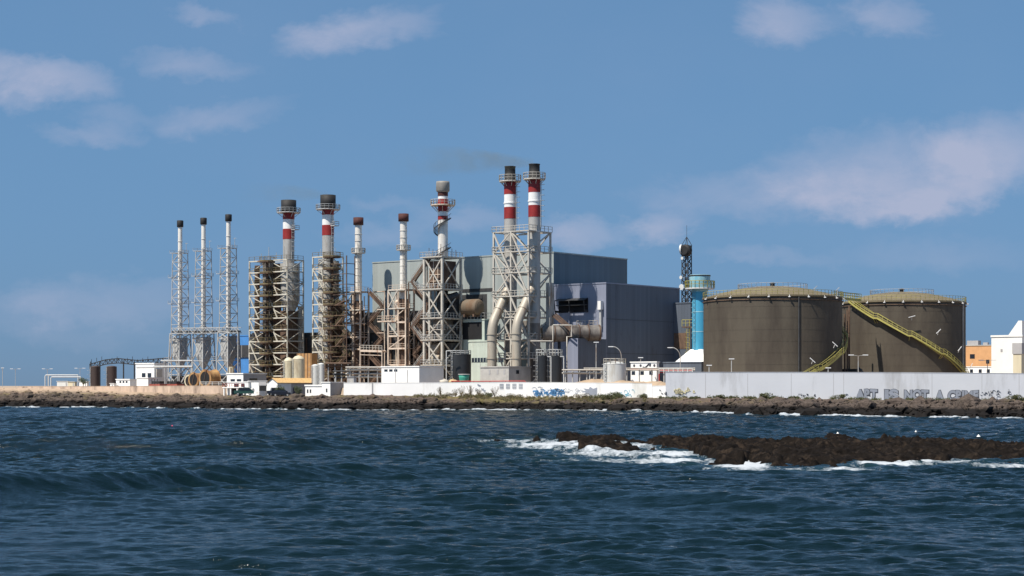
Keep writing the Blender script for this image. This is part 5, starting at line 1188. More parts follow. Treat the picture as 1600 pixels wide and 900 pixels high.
# gantry
t = thing('gantry', 'dark overhead lattice gantry carrying cables above the two dark tanks', 'gantry', at(200, 524)); m, mp = MB(), MB(); D_ = 524
xs = [140, 156, 193, 210, 240, 262]
for x in (142, 156, 193, 210, 246): mp.bar(at(x, D_), at(x, D_, ZZ(565, D_)), .28); mp.bar(at(x, D_+5), at(x, D_+5, ZZ(565, D_)), .28)
tops = [(140, 569), (165, 562), (185, 560), (215, 563), (240, 561), (262, 559)]
for (xa, ya), (xb, yb) in zip(tops, tops[1:]):
    for dd_ in (0, 5):
        a_, b_ = at(xa, D_+dd_, ZZ(ya, D_)), at(xb, D_+dd_, ZZ(yb, D_)); m.bar(a_, b_, .2); m.bar(a_-Z*1.3, b_-Z*1.3, .2)
        for k in range(6): p, q = a_.lerp(b_, k/6), a_.lerp(b_, (k+1)/6); m.bar(p-Z*1.3*(k%2), q-Z*1.3*((k+1)%2), .12); m.bar(p, p-Z*1.3, .1)
    m.bar(at(xa, D_, ZZ(ya, D_)), at(xa, D_+5, ZZ(ya, D_)), .16)
for k in range(14): x = 143+8*k; m.bar(at(x, D_, ZZ(565, D_)), at(x, D_, ZZ(565, D_)+.7+(k%3)*.4), .1)
m.build('truss', 'dark', t); mp.build('post', 'dark', t)
# white houses in the middle, in front of the plant
zg = 3.1
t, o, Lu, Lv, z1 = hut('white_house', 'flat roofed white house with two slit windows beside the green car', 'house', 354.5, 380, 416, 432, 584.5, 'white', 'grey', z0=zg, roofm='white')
for s in (.7, 2.9): wallstrip(t, o, s, s+1.5, z1-1.75, z1-1.2, 'window', 'glass')
wallstrip(t, o, 2, 4.6, z1-1.75, z1-1.0, 'window', 'glass', 'R')
t, o, Lu, Lv, z1 = hut('terrace_house', 'white terrace house with balcony and open ground floor, leftmost of the white houses', 'house', 355, 388, 392, 424, 597.5, 'white', z0=zg, roofm='white', par=.2)
wallstrip(t, o, .9, Lu-.9, zg-.2, zg+1.35, 'opening', 'opening', out=.03)
m = MB()
for k in range(4): m.obox(Vector((o.x,o.y,zg-.6))-U*(.2+k*(Lu-.5)/3)-V*1.5, U*.35, V*.35, Z*2.0)
m.obox(Vector((o.x,o.y,zg+1.4))-U*Lu-V*1.6, U*Lu, V*1.55, Z*.22); m.build('pillar', 'white', t)
m = MB(); q = Vector((o.x,o.y,zg+1.62)); m.rail([q-U*Lu-V*1.5, q-V*1.5], .8, .09, .8); m.build('balcony_railing', 'redb', t)
wallstrip(t, o, 1.2, 2.3, z1-1.1, z1-.35, 'window', 'glass'); wallstrip(t, o, 3.4, 4.8, z1-1.1, z1-.35, 'window', 'glass')
t, o, Lu, Lv, z1 = hut('garage_house', 'white house with a dark garage recess, between the terrace house and the gabled house', 'house', 388, 418, 421, 421, 596, 'white', z0=zg, roofm='grey', par=.2)
wallstrip(t, o, .35, 2.8, zg-.3, z1-1.0, 'garage_door', 'opening'); wallstrip(t, o, .2, 2.9, z1-.95, z1-.1, 'lintel', 'grey', out=.12); wallstrip(t, o, 4.6, 5.0, zg+.2, zg+1.3, 'window', 'glass')
m = MB(); q = Vector((o.x,o.y,zg-1.2))-V*3; m.obox(q-U*4.2, U*4.6, V*.2, Z*1.75); m.obox(q-U*4.2, U*.25, V*2.6, Z*2.3); m.obox(q+U*.2, U*.2, V*2.6, Z*1.9); m.build('yard_wall', 'white', t)
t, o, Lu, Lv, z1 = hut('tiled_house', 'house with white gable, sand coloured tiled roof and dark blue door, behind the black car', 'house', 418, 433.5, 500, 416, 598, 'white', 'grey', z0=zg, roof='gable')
wallstrip(t, o, .7, 1.1, zg+.5, zg+1.5, 'window', 'glass'); wallstrip(t, o, 5.0, 6.4, zg-.3, zg+1.5, 'door', mat('navy_door', (.01,.015,.06), .5), 'R', .08); wallstrip(t, o, .2, 4.4, zg+.1, z1-.1, 'plaster_patch', 'white', 'R', .06)
t, o, Lu, Lv, z1 = hut('low_house', 'low white house with two small arched windows right of the olive tree', 'house', 477, 505, 508, 409, 603.5, 'white', z0=2.95, roofm='white', par=.35)
for s in (Lu-1.0, Lu-1.9): wallstrip(t, o, s, s+.4, 3.4, 4.2, 'window', 'glass')
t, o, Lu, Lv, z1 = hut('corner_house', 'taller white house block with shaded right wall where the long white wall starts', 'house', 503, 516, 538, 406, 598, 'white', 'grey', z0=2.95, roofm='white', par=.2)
wallstrip(t, o, .9, 1.3, 3.6, 4.4, 'window', 'glass')
t, o, Lu, Lv, z1 = hut('switch_box', 'small grey equipment box on the left end of the white wall', 'box', 543, 553, 557, 403, 589.5, 'grey', roofm='grey', par=.1); wallstrip(t, o, .3, 1.3, G+.3, z1-.3, 'door', 'concrete')
t, o, Lu, Lv, z1 = hut('hut', 'orange brown hut under the right slim chimney', 'hut', 357.5, 363, 366, 470, 572, 'silo', roofm='rust', par=.1); wallstrip(t, o, .2, .7, G, z1-.4, 'door', 'rust')
# right edge buildings
t, o, Lu, Lv, z1 = hut('orange_building', 'orange plastered building with one dark window between the tank and the white buildings', 'building', 1508, 1549, 1553, 520, 540, 'orange', z0=G, roofm='concrete')
wallstrip(t, o, 5.1, 6.6, ZZ(560, 520), ZZ(553, 520), 'window', 'glass'); wallstrip(t, o, .6, 1.6, ZZ(568, 520), ZZ(562, 520), 'window', 'glass')
m = MB(); m.box(Vector((o.x,o.y,z1+.25))-U*6+V*1.5, 3.4, 2.0, 1.3); m.box(Vector((o.x,o.y,z1+.25))-U*2+V*.8, 1.4, 1.0, .7); m.build('roof_unit', 'grey', t)
t, o, Lu, Lv, z1 = hut('low_shed', 'low white terrace block in front of the orange building', 'building', 1504, 1552, 1556, 500, 573.5, 'white', roofm='white', par=.2)
for s in (1, 3.4, 6): wallstrip(t, o, s, s+.9, z1-1.6, z1-.6, 'window', 'glass')
t, o, Lu, Lv, z1 = hut('white_block', 'large white building at the right edge, tall wing with a sloping shoulder', 'building', 1549, 1597, 1640, 430, 526, 'white', roofm='white', par=.45)
m = MB(); e = Vector((o.x,o.y,z1+.46)); w3 = 4.6
A = [e-U*2.2, e+V*.0, e+V*9, e-U*2.2+V*9]; hgt = 3.4
m.add([e-U*3.4-V*.05, e-V*.05, e+V*9, e-U*3.4+V*9, e-U*.9-V*.05+Z*hgt, e-V*.05+Z*hgt, e+V*9+Z*hgt, e-U*.9+V*9+Z*hgt], [(0,1,5,4),(1,2,6,5),(2,3,7,6),(3,0,4,7),(4,5,6,7)]); m.build('tower_wing', 'white', t)
wallstrip(t, o, 4.9, 5.4, z1-3.6, z1-2.9, 'vent', 'grey')
t, o, Lu, Lv, z1 = hut('grey_booth', 'cream building with grey metal top at the far right behind the tall white wall', 'building', 1583, 1596, 1660, 395, 553, 'silo', roofm='grey', par=2.4)
m = MB(); m.obox(Vector((o.x,o.y,G+1))-U*8-V*.3, U*6, V*.6, Z*.4); m.build('ledge', 'sand', t)
# curly pipe racks
def rack(label, x0, x1, D, ys, m_, r=.2, legs=5):
    t = thing('pipe_rack', label, 'pipe rack', at((x0+x1)/2, D)); m, ml = MB(), MB()
    for i, y in enumerate(ys): z_ = ZZ(y, D); m.cyl(at(x0, D+i*.5, z_), at(x1, D+i*.5, z_), r*(1 if i%2 else .8), n=10)
    for k in range(legs): x = x0+(x1-x0)*(k+.5)/legs; ml.bar(at(x, D+.6), at(x, D+.6, ZZ(min(ys), D)), .2); ml.bar(at(x, D-.2, ZZ(ys[0], D)-.3), at(x, D+1.6, ZZ(ys[0], D)-.3), .16); ml.build('leg', 'galv', t); ml = MB()
    m.build('pipe', m_, t); return t
rack('brown pipe rack at the foot of the narrower cream tower', 508, 549, 418, (568, 571, 574), 'rust', .3, 4)
rack('pale pipes on a low rack left of the long white store', 540, 597, 412, (574, 578, 584, 589), 'pale', .24, 4)
rack('dark tangle of pipes under the brown rack, above the corner house', 520, 548, 414, (580, 585, 590), 'dark', .22, 3)
rack('long pale pipe rack from the black tanks towards the sandy bank', 878, 945, 388, (578, 583), 'pale', .2, 6)
rack('white pipe rack crossing behind the white roof-railed tank', 912, 1086, 383, (575.5, 578), 'pale', .16, 9)
t = thing('red_fence', 'white lattice fence with red pipes right of the curly S building', 'fence', at(1058, 376)); m, mr = MB(), MB()
a_, b_ = at(1030, 380, ZZ(584, 380)), at(1082, 376, ZZ(584, 376)); mr.rail([a_, b_], 1.15, .13, 1.1); m.bar(a_+Z*.75-Vector((0,-.3,0)), b_+Z*.75-Vector((0,-.3,0)), .28); m.bar(a_+Z*.3-Vector((0,-.3,0)), b_+Z*.3-Vector((0,-.3,0)), .2); m.bar(a_-Z*1.5, a_, .15); m.bar(b_-Z*1.5, b_, .15); m.build('pipe', 'redp', t); mr.build('railing', 'gtank', t)
t = thing('red_pipe', 'thin red pipe running along the top of the white wall below the grey block', 'pipe', at(760, 393)); m = MB(); m.tube([at(705, 396.5, 6.05), at(748, 394, 6.0), at(790, 391, 6.05), at(820, 389.5, 6.05), at(822, 389.4, 5.6)], .11, 8)
for x in (715, 740, 765, 790, 812): m.bar(at(x, np.interp(x, [705, 820], [396.7, 389.7]), 5.3), at(x, np.interp(x, [705, 820], [396.7, 389.7]), 6.05), .1)
m.build('pipe', 'redp', t)
c = at(725, 396.5, 5.5); t = thing('tub', 'green open plastic tub with pale rim on the white wall', 'tub', c); m = MB(); m.lathe((c.x,c.y,0), [(.85,c.z),(1.1,c.z+1.2),(1.2,c.z+2.0),(1.12,c.z+2.0),(1.0,c.z+.9)], 28); m.build('body', 'greenp', t); m = MB(); m.lathe((c.x,c.y,0), [(1.2,c.z+1.98),(1.3,c.z+1.98),(1.3,c.z+2.12),(1.2,c.z+2.12)], 28); m.build('rim', 'gtank', t)
for px_, mm, lb, r_ in ((694, 'sack2', 'pale grey bulging sack on the wall top, left of the tan sack', 1.0), (708, 'sack', 'tan bulging sack on the wall top beside the green tub', .95)):
    c = at(px_, 397.5, 5.45); t = thing('sack', lb, 'sack', c); m = MB(); m.lathe((c.x,c.y,0), [(r_*.8,c.z),(r_,c.z+.3),(r_*.95,c.z+.7),(r_*.5,c.z+.95),(r_*.15,c.z+1.0)], 16); m.v = [(x+.1*math.sin(7*y+z_*5), y+.1*math.cos(6*x), z_+.06*math.sin(5*x)) for x, y, z_ in m.v]; m.build('bag', mm, t); m = MB(); m.cyl(Vector((c.x,c.y,c.z+.95)), Vector((c.x+.1,c.y,c.z+1.15)), .12, .2, 8); m.build('tied_neck', mm, t)
# handrail in front of the drums
t = thing('handrail', 'white tubular handrail in front of the rusty cable drums', 'fence', at(344, 449)); m = MB(); m.rail([at(312, 453, 5.0), at(352, 447, 5.0), at(376, 441, 4.9)], 1.0, .12, 2.2); m.build('rail', 'gtank', t)

# ================================================================== WALLS
def dwall(px): return float(np.interp(px, PXS, WALLD))
def wall(name, label, pts, th, m_, cope=None):
    """pts: (px, D, ztop, zbase)"""
    P0 = [at(p[0], p[1], 0) for p in pts]; t = thing(name, label, 'wall', Vector((P0[0].x, P0[0].y, pts[0][3]))); m = MB(); mc = MB()
    n = len(pts); vf = []
    for p, q in zip(P0, pts): vf += [Vector((p.x,p.y,q[3]-1.5)), Vector((p.x,p.y,q[2])), Vector((p.x,p.y+th,q[2])), Vector((p.x,p.y+th,q[3]-1.5))]
    fs = []
    for i in range(n-1):
        a_, b_ = 4*i, 4*(i+1); fs += [(a_,b_,b_+1,a_+1), (a_+1,b_+1,b_+2,a_+2), (a_+2,b_+2,b_+3,a_+3)]
    fs += [(0,1,2,3), (4*n-1,4*n-2,4*n-3,4*n-4)]
    m.add(vf, fs); m.build('masonry', m_, t)
    for i in range(n-1): mc.obox(Vector((P0[i].x,P0[i].y-.05,pts[i][2]+.003)), P0[i+1]-P0[i]+Z*(pts[i+1][2]-pts[i][2]), Vector((0,th+.1,0)), Z*.08)
    mc.build('coping', cope or m_, t); return t
wall('pink_wall', 'pinkish wall along the left shore in front of the slim chimneys', [(28, 492, 4.75, 4.2), (120, 478, 4.85, 3.9), (200, 468, 4.9, 3.4), (290, 454, 5.0, 3.0), (352, 441, 5.05, 2.9)], .4, 'pink')
WP = [(537, 403, 5.65, 2.9), (600, 399.6, 5.66, 2.8), (700, 395, 5.7, 2.6), (790, 390, 5.78, 2.4), (860, 384.5, 5.72, 2.3), (930, 376.5, 5.6, 2.4), (985, 369.5, 5.55, 2.4), (1019, 366, 5.42, 2.5)]
LW = wall('white_wall', 'long bright white boundary wall with blue graffiti', [(p[0], p[1]-1.0, p[2], p[3]) for p in WP], .5, 'wall')
wall('stepped_wall', 'short lower piece of white wall just left of the tall wall', [(1019.3, 364.9, 4.95, 2.5), (1040, 362.3, 5.0, 2.5)], .5, 'wall')
TWP = [(1040.3, 361.6, 7.73, 2.5), (1200, 360.6, 7.72, 2.4), (1400, 359, 7.66, 2.1), (1600, 357.5, 7.45, 1.9), (1900, 355, 7.2, 1.8)]
TW = wall('tall_wall', 'tall white boundary wall painted with grey block letters in front of the brown tanks', TWP, .5, 'wall2')
m = MB(); 
for px_ in (581,): p = at(px_, 399.5, 2.6); m.obox(p-Vector((0,.06,0)), Vector((.25,0,0)), Vector((0,.05,0)), Z*3.0)
m.build('joint', 'grey', LW, None)
def wall_pt(pts, px, py, out=.03, d0=-1.0):
    D_ = float(np.interp(px, [p[0] for p in pts], [p[1] for p in pts]))+d0; return at(px, D_-out, ZZ(py, D_)), D_
# painted lettering
def lettering(txt, px0, px1, y0, y1, parent, off, m_, out, ext=.006):
    cu = bpy.data.curves.new('lettering', 'FONT'); cu.body = txt; cu.size = 1; cu.offset = off; cu.extrude = ext; cu.align_x = 'LEFT'
    o = bpy.data.objects.new('lettering', cu); C.objects.link(o); dg = bpy.context.evaluated_depsgraph_get(); dg.update()
    me = bpy.data.meshes.new_from_object(o.evaluated_get(dg)); bpy.data.objects.remove(o); bpy.data.curves.remove(cu)
    vs_ = np.array([v.co[:] for v in me.vertices]); mn, mx = vs_.min(0), vs_.max(0)
    a_, D0 = wall_pt(TWP, px0, y1, out, 0); b_, D1 = wall_pt(TWP, px1, y1, out, 0); top, _ = wall_pt(TWP, px0, y0, out, 0)
    mb = MB(); e = (b_-a_); hh = top.z-a_.z
    pv = []
    for x, y, z_ in vs_:
        f_ = (x-mn[0])/(mx[0]-mn[0]); g_ = (y-mn[1])/(mx[1]-mn[1]); g2 = g_+.03*math.sin(f_*9+len(txt)); pv.append(a_+e*f_+Z*(hh*g2)-Vector((0,z_,0)))
    mb.add(pv, [tuple(p.vertices) for p in me.polygons]); bpy.data.meshes.remove(me)
    mb.build('lettering', m_, parent)
for txt, x0, x1, y0, y1 in (('ART', 1337, 1371, 608, 624.5), ('IS', 1382, 1404, 608.5, 625), ('NOT', 1413, 1451, 609, 625.5), ('A', 1461.5, 1475, 609.5, 625.5), ('CRIME', 1481, 1529, 610, 626.5)):
    lettering(txt, x0-.8, x1+1.2, y0-.6, y1+.8, TW, .12, 'ink', .012)
    lettering(txt, x0, x1, y0, y1, TW, .055, 'sprayg', .035)
def scribble(pts, x0, x1, y0, y1, n, m_, parent, seed, r=.06, d0=0.0, loops=1.0, name='graffiti'):
    rr_ = random.Random(seed); m = MB()
    for k in range(n):
        cx, cy = rr_.uniform(x0, x1), rr_.uniform(y0, y1); sx, sy = rr_.uniform(1, 3.2)*loops, rr_.uniform(.8, 2.4)*loops; a0 = rr_.uniform(0, 6.28); sw = rr_.uniform(1.5, 5)
        ps = [wall_pt(pts, cx+sx*math.cos(a0+sw*i/7), cy+sy*math.sin(a0+sw*i/7*1.3), .05, d0)[0] for i in range(8)]
        for p, q in zip(ps, ps[1:]): m.bar(p, q, .02, r*2) if abs((q-p).x) > abs((q-p).z) else m.bar(p, q, r*2, .02)
    return m.build(name, m_, parent)
scribble(TWP, 1533, 1542, 611, 618, 4, 'ink', TW, 3, .04); scribble(TWP, 1546, 1562, 611, 623, 16, 'ink', TW, 4, .05); scribble(TWP, 1573, 1580, 609, 616, 5, 'ink', TW, 5, .05); scribble(TWP, 1582, 1588, 616, 622, 5, 'ink', TW, 6, .05)
scribble(TWP, 1060, 1068, 614.5, 616.5, 5, 'ink', TW, 8, .06, 0, .7); scribble(TWP, 1248, 1263, 616, 619, 9, 'ink', TW, 9, .06, 0, .7); scribble(TWP, 1272, 1274, 617, 621, 3, 'ink', TW, 10, .04, 0, .6); scribble(TWP, 1322, 1325, 616, 617, 2, 'ink', TW, 11, .05, 0, .6)
scribble(TWP, 1056, 1084, 608, 614, 22, 'sprayy', TW, 12, .12, 0, 1.3)
scribble(WP, 836, 857, 610, 617, 34, 'sprayb', LW, 13, .1, -1, 1.2); scribble(WP, 862, 880, 609, 617, 34, 'sprayb', LW, 14, .14, -1, 1.2); scribble(WP, 860, 880, 608, 617, 12, 'ink', LW, 15, .07, -1); scribble(WP, 884, 910, 608, 615, 14, 'sprayg', LW, 16, .05, -1, 1.3)
scribble(WP, 968, 990, 610, 618, 10, 'bluepale', LW, 17, .07, -1, 1.3); scribble(WP, 1005, 1016, 611, 618, 1, 'sprayg', LW, 18, .05, -1); scribble(TWP, 1030.5, 1033, 609, 611, 4, 'ink', LW, 19, .06, 0, .6); scribble(TWP, 1034, 1041, 612, 617, 9, 'ink', LW, 20, .07, 0, .7); scribble(WP, 743, 756, 601, 612, 8, 'sprayg', LW, 21, .06, -1)
scribble(WP, 835, 860, 606, 620, 6, 'sprayg', LW, 23, .05, -1, 1.4)
m = MB()
for i in range(4):
    x = 781+i*10
    for j in range(4): p, _ = wall_pt(WP, x+j*1.8, 607.3, .05, -1); m.bar(p, p+Z*1.05, .1, .02)
    for yy in (600, 602.5, 605, 607.4): p, _ = wall_pt(WP, x, yy, .05, -1); q, _ = wall_pt(WP, x+5.6, yy, .05, -1); m.bar(p, q, .02, .1)
m.build('painted_grille', 'sprayg', LW)
# pale star-like graffiti piece half hidden by the bush
m = MB(); cpt, D_ = wall_pt(WP, 925, 612, .05, -1); vs_ = []
for i in range(18): an = 2*math.pi*i/18; rr_ = (1.7 if i % 2 else 1.0); vs_.append(cpt+Vector((rr_*1.35*math.cos(an), 0, rr_*.62*math.sin(an))))
vs_.append(cpt); e_ = wall_pt(WP, 930, 612, .05, -1)[0]-wall_pt(WP, 920, 612, .05, -1)[0]; sl = e_.y/e_.x
vs_ = [Vector((v.x, v.y+(v.x-cpt.x)*sl, v.z)) for v in vs_]
m.add(vs_, [(i, (i+1) % 18, 18) for i in range(18)]); m.build('painted_star', 'sprayg', LW)

for px_ in (1102, 1168, 1236, 1302, 1318, 1395, 1456, 1534, 1592):
    p, D_ = wall_pt(TWP, px_, 583, .0, 0); m = MB(); m.obox(Vector((p.x,p.y-.012,1.5)), Vector((.07,0,0)), Vector((0,.012,0)), Z*(p.z-1.6)); m.build('panel_joint', 'grey', TW)
# sandy bank behind the wall
xs_ = np.linspace(875, 1045, 70); ds_ = np.linspace(0, 16, 14); PXm, DDm = np.meshgrid(xs_, ds_)
base = np.interp(PXm, [p[0] for p in WP]+[1045], [p[1] for p in WP]+[362.5]); Dm = base+.6+DDm
prof = np.clip(DDm/3.5, 0, 1)*np.clip((16-DDm)/6, 0, 1); hgt_ = np.interp(PXm, [875, 905, 925, 960, 1000, 1033, 1045], [.3, 1.35, 1.9, 1.6, 1.3, 1.35, .8])
bank = grid_mesh('earth_bank', (PXm-800)*Dm/F, Dm, 4.55+hgt_*prof+(fbm((PXm-800)*.2, Dm*.6, 4, 88)-.5)*.5*prof); bank['kind'] = 'structure'; bank.data.materials.append(M['sand'])

# ================================================================== VEHICLES, LAMPS, SHRUBS, BUOYS, ROCKS, SMOKE
def vehicle(label, px, D, ang, body_m, L_=4.4, Wd=1.75, van=False):
    c = at(px, D, 0); c.z = max(gz_at(c.x+dx, D+dy) for dx in (-1.5, 0, 1.5) for dy in (-1, 0, 1))+.02
    t = thing('parked_car', label, 'car', c); f_ = Vector((math.cos(R(ang)), math.sin(R(ang)), 0)); s_ = Vector((-f_.y, f_.x, 0))
    prof = [(-2.2,.35),(2.2,.35),(2.2,.75),(2.05,.9),(1.2,.98),(.55,1.48),(-1.2,1.5),(-1.95,1.0),(-2.2,.95)] if not van else [(-2.3,.4),(2.3,.4),(2.3,1.0),(1.9,1.15),(1.3,1.75),(-1.1,1.8),(-1.25,1.15),(-2.3,1.1)]
    n = len(prof); m = MB(); va = [c+f_*x*L_/4.4+s_*Wd/2*(1 if z_ < 1.1 else .84)+Z*z_ for x, z_ in prof]; vb = [c+f_*x*L_/4.4-s_*Wd/2*(1 if z_ < 1.1 else .84)+Z*z_ for x, z_ in prof]
    m.add(va+vb, [tuple(range(n)), tuple(range(2*n-1, n-1, -1))]+[(i, n+i, n+(i+1) % n, (i+1) % n) for i in range(n)]); b_ = m.build('body', body_m, t)
    for sd in (1, -1):
        m = MB(); w0 = [( .95,1.02),(.5,1.4),(-.3,1.42),(-.3,1.02)] if not van else [(1.6,1.2),(1.25,1.65),(.3,1.7),(.3,1.2)]
        for q in (w0, [(-.4,1.02),(-.4,1.42),(-1.1,1.42),(-1.65,1.02)] if not van else [(.2,1.2),(.2,1.7),(-1.0,1.7),(-1.0,1.2)]):
            m.add([c+f_*x*L_/4.4+s_*sd*(Wd/2*.93+.012)+Z*z_ for x, z_ in q], [(0,1,2,3)])
        m.build('window', 'glass', b_)
        for wx in (1.4, -1.35):
            m = MB(); p = c+f_*wx*L_/4.4+s_*sd*(Wd/2-.1)+Z*.33; m.cyl(p-s_*sd*.1, p+s_*sd*.12, .33, n=18); w_ = m.build('wheel', 'tyre', t); m = MB(); m.cyl(p+s_*sd*.121, p+s_*sd*.135, .19, n=14); m.build('hubcap', 'galv', w_)
        m = MB(); m.box(c+f_*2.2*L_/4.4+s_*sd*.6+Z*.62, .06, .3, .14, f_, s_); m.build('headlight', 'lamp', t)
    return t
vehicle('black car parked in front of the tiled house', 439, 409, 12, 'darkc')
vehicle('dark pickup behind the black car, under the terrace of white houses', 432, 412, 20, 'darkc', 4.6, 1.8, True)
vehicle('green van parked before the leftmost white house', 381, 414, 8, 'greenc', 4.4, 1.8, True)
def street_lamp(label, px, D, ytop, kind='curve', side=-1, group='street lamps of the plant'):
    c = at(px, D); t = thing('street_lamp', label, 'street lamp', c, group); h = ZZ(ytop, D)-G; m = MB(); hd = []
    if kind == 'curve':
        pts = [c, c+Z*h*.75]+[c+Z*(h*.75+h*.25*math.sin(k/5*1.57))+Vector((side*1.9*(1-math.cos(k/5*1.57)), 0, 0)) for k in range(1, 6)]; m.tube(pts, .09, 8); hd.append(pts[-1]+Vector((side*.4, 0, -.05)))
    elif kind == 'post': m.tube([c, c+Z*h], .1, 8); hd.append(c+Z*h)
    else:
        m.tube([c, c+Z*h], .08, 8)
        for s in (-1, 1): m.bar(c+Z*h, c+Z*(h+.15)+Vector((s*1.2, 0, 0)), .08); hd.append(c+Z*(h+.15)+Vector((s*1.5, 0, 0)))
    m.build('pole', 'galv', t)
    for p in hd: m = MB(); m.box(p-Z*.06, 1.1, .4, .18, Vector((1,0,0)), Vector((0,1,0))); m.build('lamp_head', 'lamp', t)
street_lamp('curved street lamp before the slate blue hall, above the white railed tank', 971, 386, 541.5); street_lamp('curved street lamp beside the sky blue chimney foot', 1063, 398, 543); street_lamp('straight post with small head in front of the slate blue hall', 931.5, 388, 535, 'post')
street_lamp('low lamp post just above the curly S building', 1001, 392, 559, 'post')
street_lamp('small lamp post before the right storage tank, near the tank gap', 1341, 376, 556, 'double'); street_lamp('lamp post in front of the white terrace block by the orange building', 1543, 420, 564, 'double')
street_lamp('short lamp at the foot of the larger brown tank, left side', 1108, 372, 571, 'post'); street_lamp('short lamp at the foot of the larger brown tank, under its stair', 1294, 372, 575, 'post'); street_lamp('short lamp at the foot of the larger brown tank, left of its down pipe', 1143, 372, 561, 'post')
street_lamp('distant lamp at the far left edge of the plateau', 4, 640, 575, 'post', group='distant lamps on the plateau')
street_lamp('distant double lamp between the far left lamp and the white pipe loops', 24, 700, 577, 'double', group='distant lamps on the plateau'); street_lamp('distant double lamp above the left end of the white pipe loops', 74, 690, 577, 'double', group='distant lamps on the plateau'); street_lamp('distant double lamp above the right end of the white pipe loops', 125, 680, 576, 'double', group='distant lamps on the plateau')
for px_, D_, yt, lb in ((697.5, 405, 548, 'thin white portal pipe left of the wide black tank'), (861, 391, 557, 'thin white post between the two railed black tanks'), (881, 391, 557, 'thin white post right of the railed black tanks')):
    t = thing('pipe_post', lb, 'post', at(px_, D_)); m = MB(); m.bar(at(px_, D_), at(px_, D_, ZZ(yt, D_)), .16); m.build('post', 'gtank', t); m = MB(); m.bar(at(px_, D_, ZZ(yt, D_)), at(px_+(9 if px_ < 700 else -6), D_, ZZ(yt, D_)), .2); m.build('arm', 'gtank', t)

def leafball(seed, rx, ry, rz_, n, s, lumps=7):
    r_ = random.Random(seed); m = MB(); cs = [(r_.uniform(-.65,.65)*rx, r_.uniform(-.6,.6)*ry, r_.uniform(.15,.8)*rz_, r_.uniform(.3,.5)) for _ in range(lumps)]
    for i in range(n):
        cx, cy, cz, cr = r_.choice(cs); a_, b_ = r_.uniform(0, 6.28), math.acos(r_.uniform(-1, 1)); q = r_.uniform(.6, 1)**.5
        p = Vector((cx+cr*rx*q*math.sin(b_)*math.cos(a_), cy+cr*ry*q*math.sin(b_)*math.sin(a_), max(.03, cz+cr*rz_*q*math.cos(b_)))); d1 = Vector((r_.gauss(0,1), r_.gauss(0,1), r_.gauss(0,1))).normalized(); d2 = d1.cross(Vector((r_.gauss(0,1), r_.gauss(0,1), r_.gauss(0,1)))).normalized(); ss = s*r_.uniform(.6, 1.4)
        m.add([p, p+d1*ss+d2*ss*.35, p+d1*ss*1.9, p+d1*ss-d2*ss*.35], [(0,1,2,3)])
    st = MB()
    for cx, cy, cz, cr in cs: st.bar(Vector((0,0,-.3)), Vector((cx, cy, cz)), .07)
    return m, st
SH = []
def proto(seed, rx, ry, rz_, n, s, mm):
    t = thing('shrub', 'x', 'shrub', (0,0,0), 'shrubs along the foot of the walls'); a_, b_ = leafball(seed, rx, ry, rz_, n, s); f_ = a_.build('foliage', mm, t); b_.build('stem', 'bark', t); return t
specs = [  # px, dist before wall, kind, scale, label
 (1192, 6, 0, 1.35, 'tallest dark green shrub before the tall white wall'), (1172, 5, 1, .9, 'low green shrub left of the tallest one before the tall wall'), (1212, 4, 2, .9, 'rounded green shrub right of the tallest one before the tall wall'),
 (1240, 4, 1, .8, 'small shrub below the left scribbles on the tall wall'), (1310, 5, 0, 1.0, 'wide green shrub left of the grey block letters'), (1328, 5, 1, .7, 'green shrub touching the first grey letter'), (1385, 5, 2, .42, 'green shrub under the second painted word'), (1425, 5, 1, .4, 'low shrub under the word NOT'), (1500, 5, 2, .42, 'low shrub under the last painted word'), (1580, 7, 0, 1.25, 'dark rounded shrub near the right end of the tall wall'), (1598, 6, 2, .95, 'green shrub at the right edge of the picture'),
 (1085, 5, 1, .9, 'low shrub under the faded yellow graffiti'), (1122, 5, 0, .8, 'green shrub between the yellow graffiti and the tallest shrub'), (1145, 4, 2, .75, 'small shrub left of the low green shrub before the tall wall'), (1052, 4, 1, .7, 'tiny shrub at the left end of the tall wall'),
 (1003, 4, 2, 1.05, 'green shrub before the stepped end of the white wall'), (955, 5, 0, 1.5, 'large brownish green shrub right of the painted star'), (940, 4.5, 1, 1.3, 'bushy shrub overlapping the painted star'), (968, 5, 2, 1.2, 'shrub at the right of the large shrub near the painted star'), (908, 4, 3, 1.2, 'dry shrub left of the painted star'), (888, 4.5, 3, .8, 'low dry shrub under the blue graffiti, right side'), (805, 4, 3, 1.1, 'dry shrub under the painted grilles'), (766, 4, 0, 1.1, 'dark green shrub left of the painted grilles'), (750, 5, 3, 1.0, 'dry shrub below the red pipe'), (728, 4, 3, 1.1, 'dry shrub below the green tub'), (704, 4, 3, .9, 'dry twiggy shrub below the two sacks')]
PR = [proto(1, 1.5, 1.1, 1.15, 1500, .10, 'leaf'), proto(2, 1.9, 1.0, .8, 1500, .10, 'leaf'), proto(3, 1.3, 1.1, .9, 1300, .10, 'leaf'), proto(4, 1.7, 1.0, 1.0, 1100, .09, 'leafd')]
used = set()
for px_, dd_, k, s_, lb in specs:
    D_ = dwall(px_)-dd_; c = at(px_, D_, 0); c.z = gz_at(c.x, c.y)-.05
    if k in used: o = dup(PR[k], c, lb)
    else: o = PR[k]; o.location = c; o['label'] = lb; used.add(k)
    o.scale = (s_*1.1, s_, s_*.8); o.rotation_euler.z = rnd.uniform(0, 6.28)
r_ = random.Random(77); m = MB()
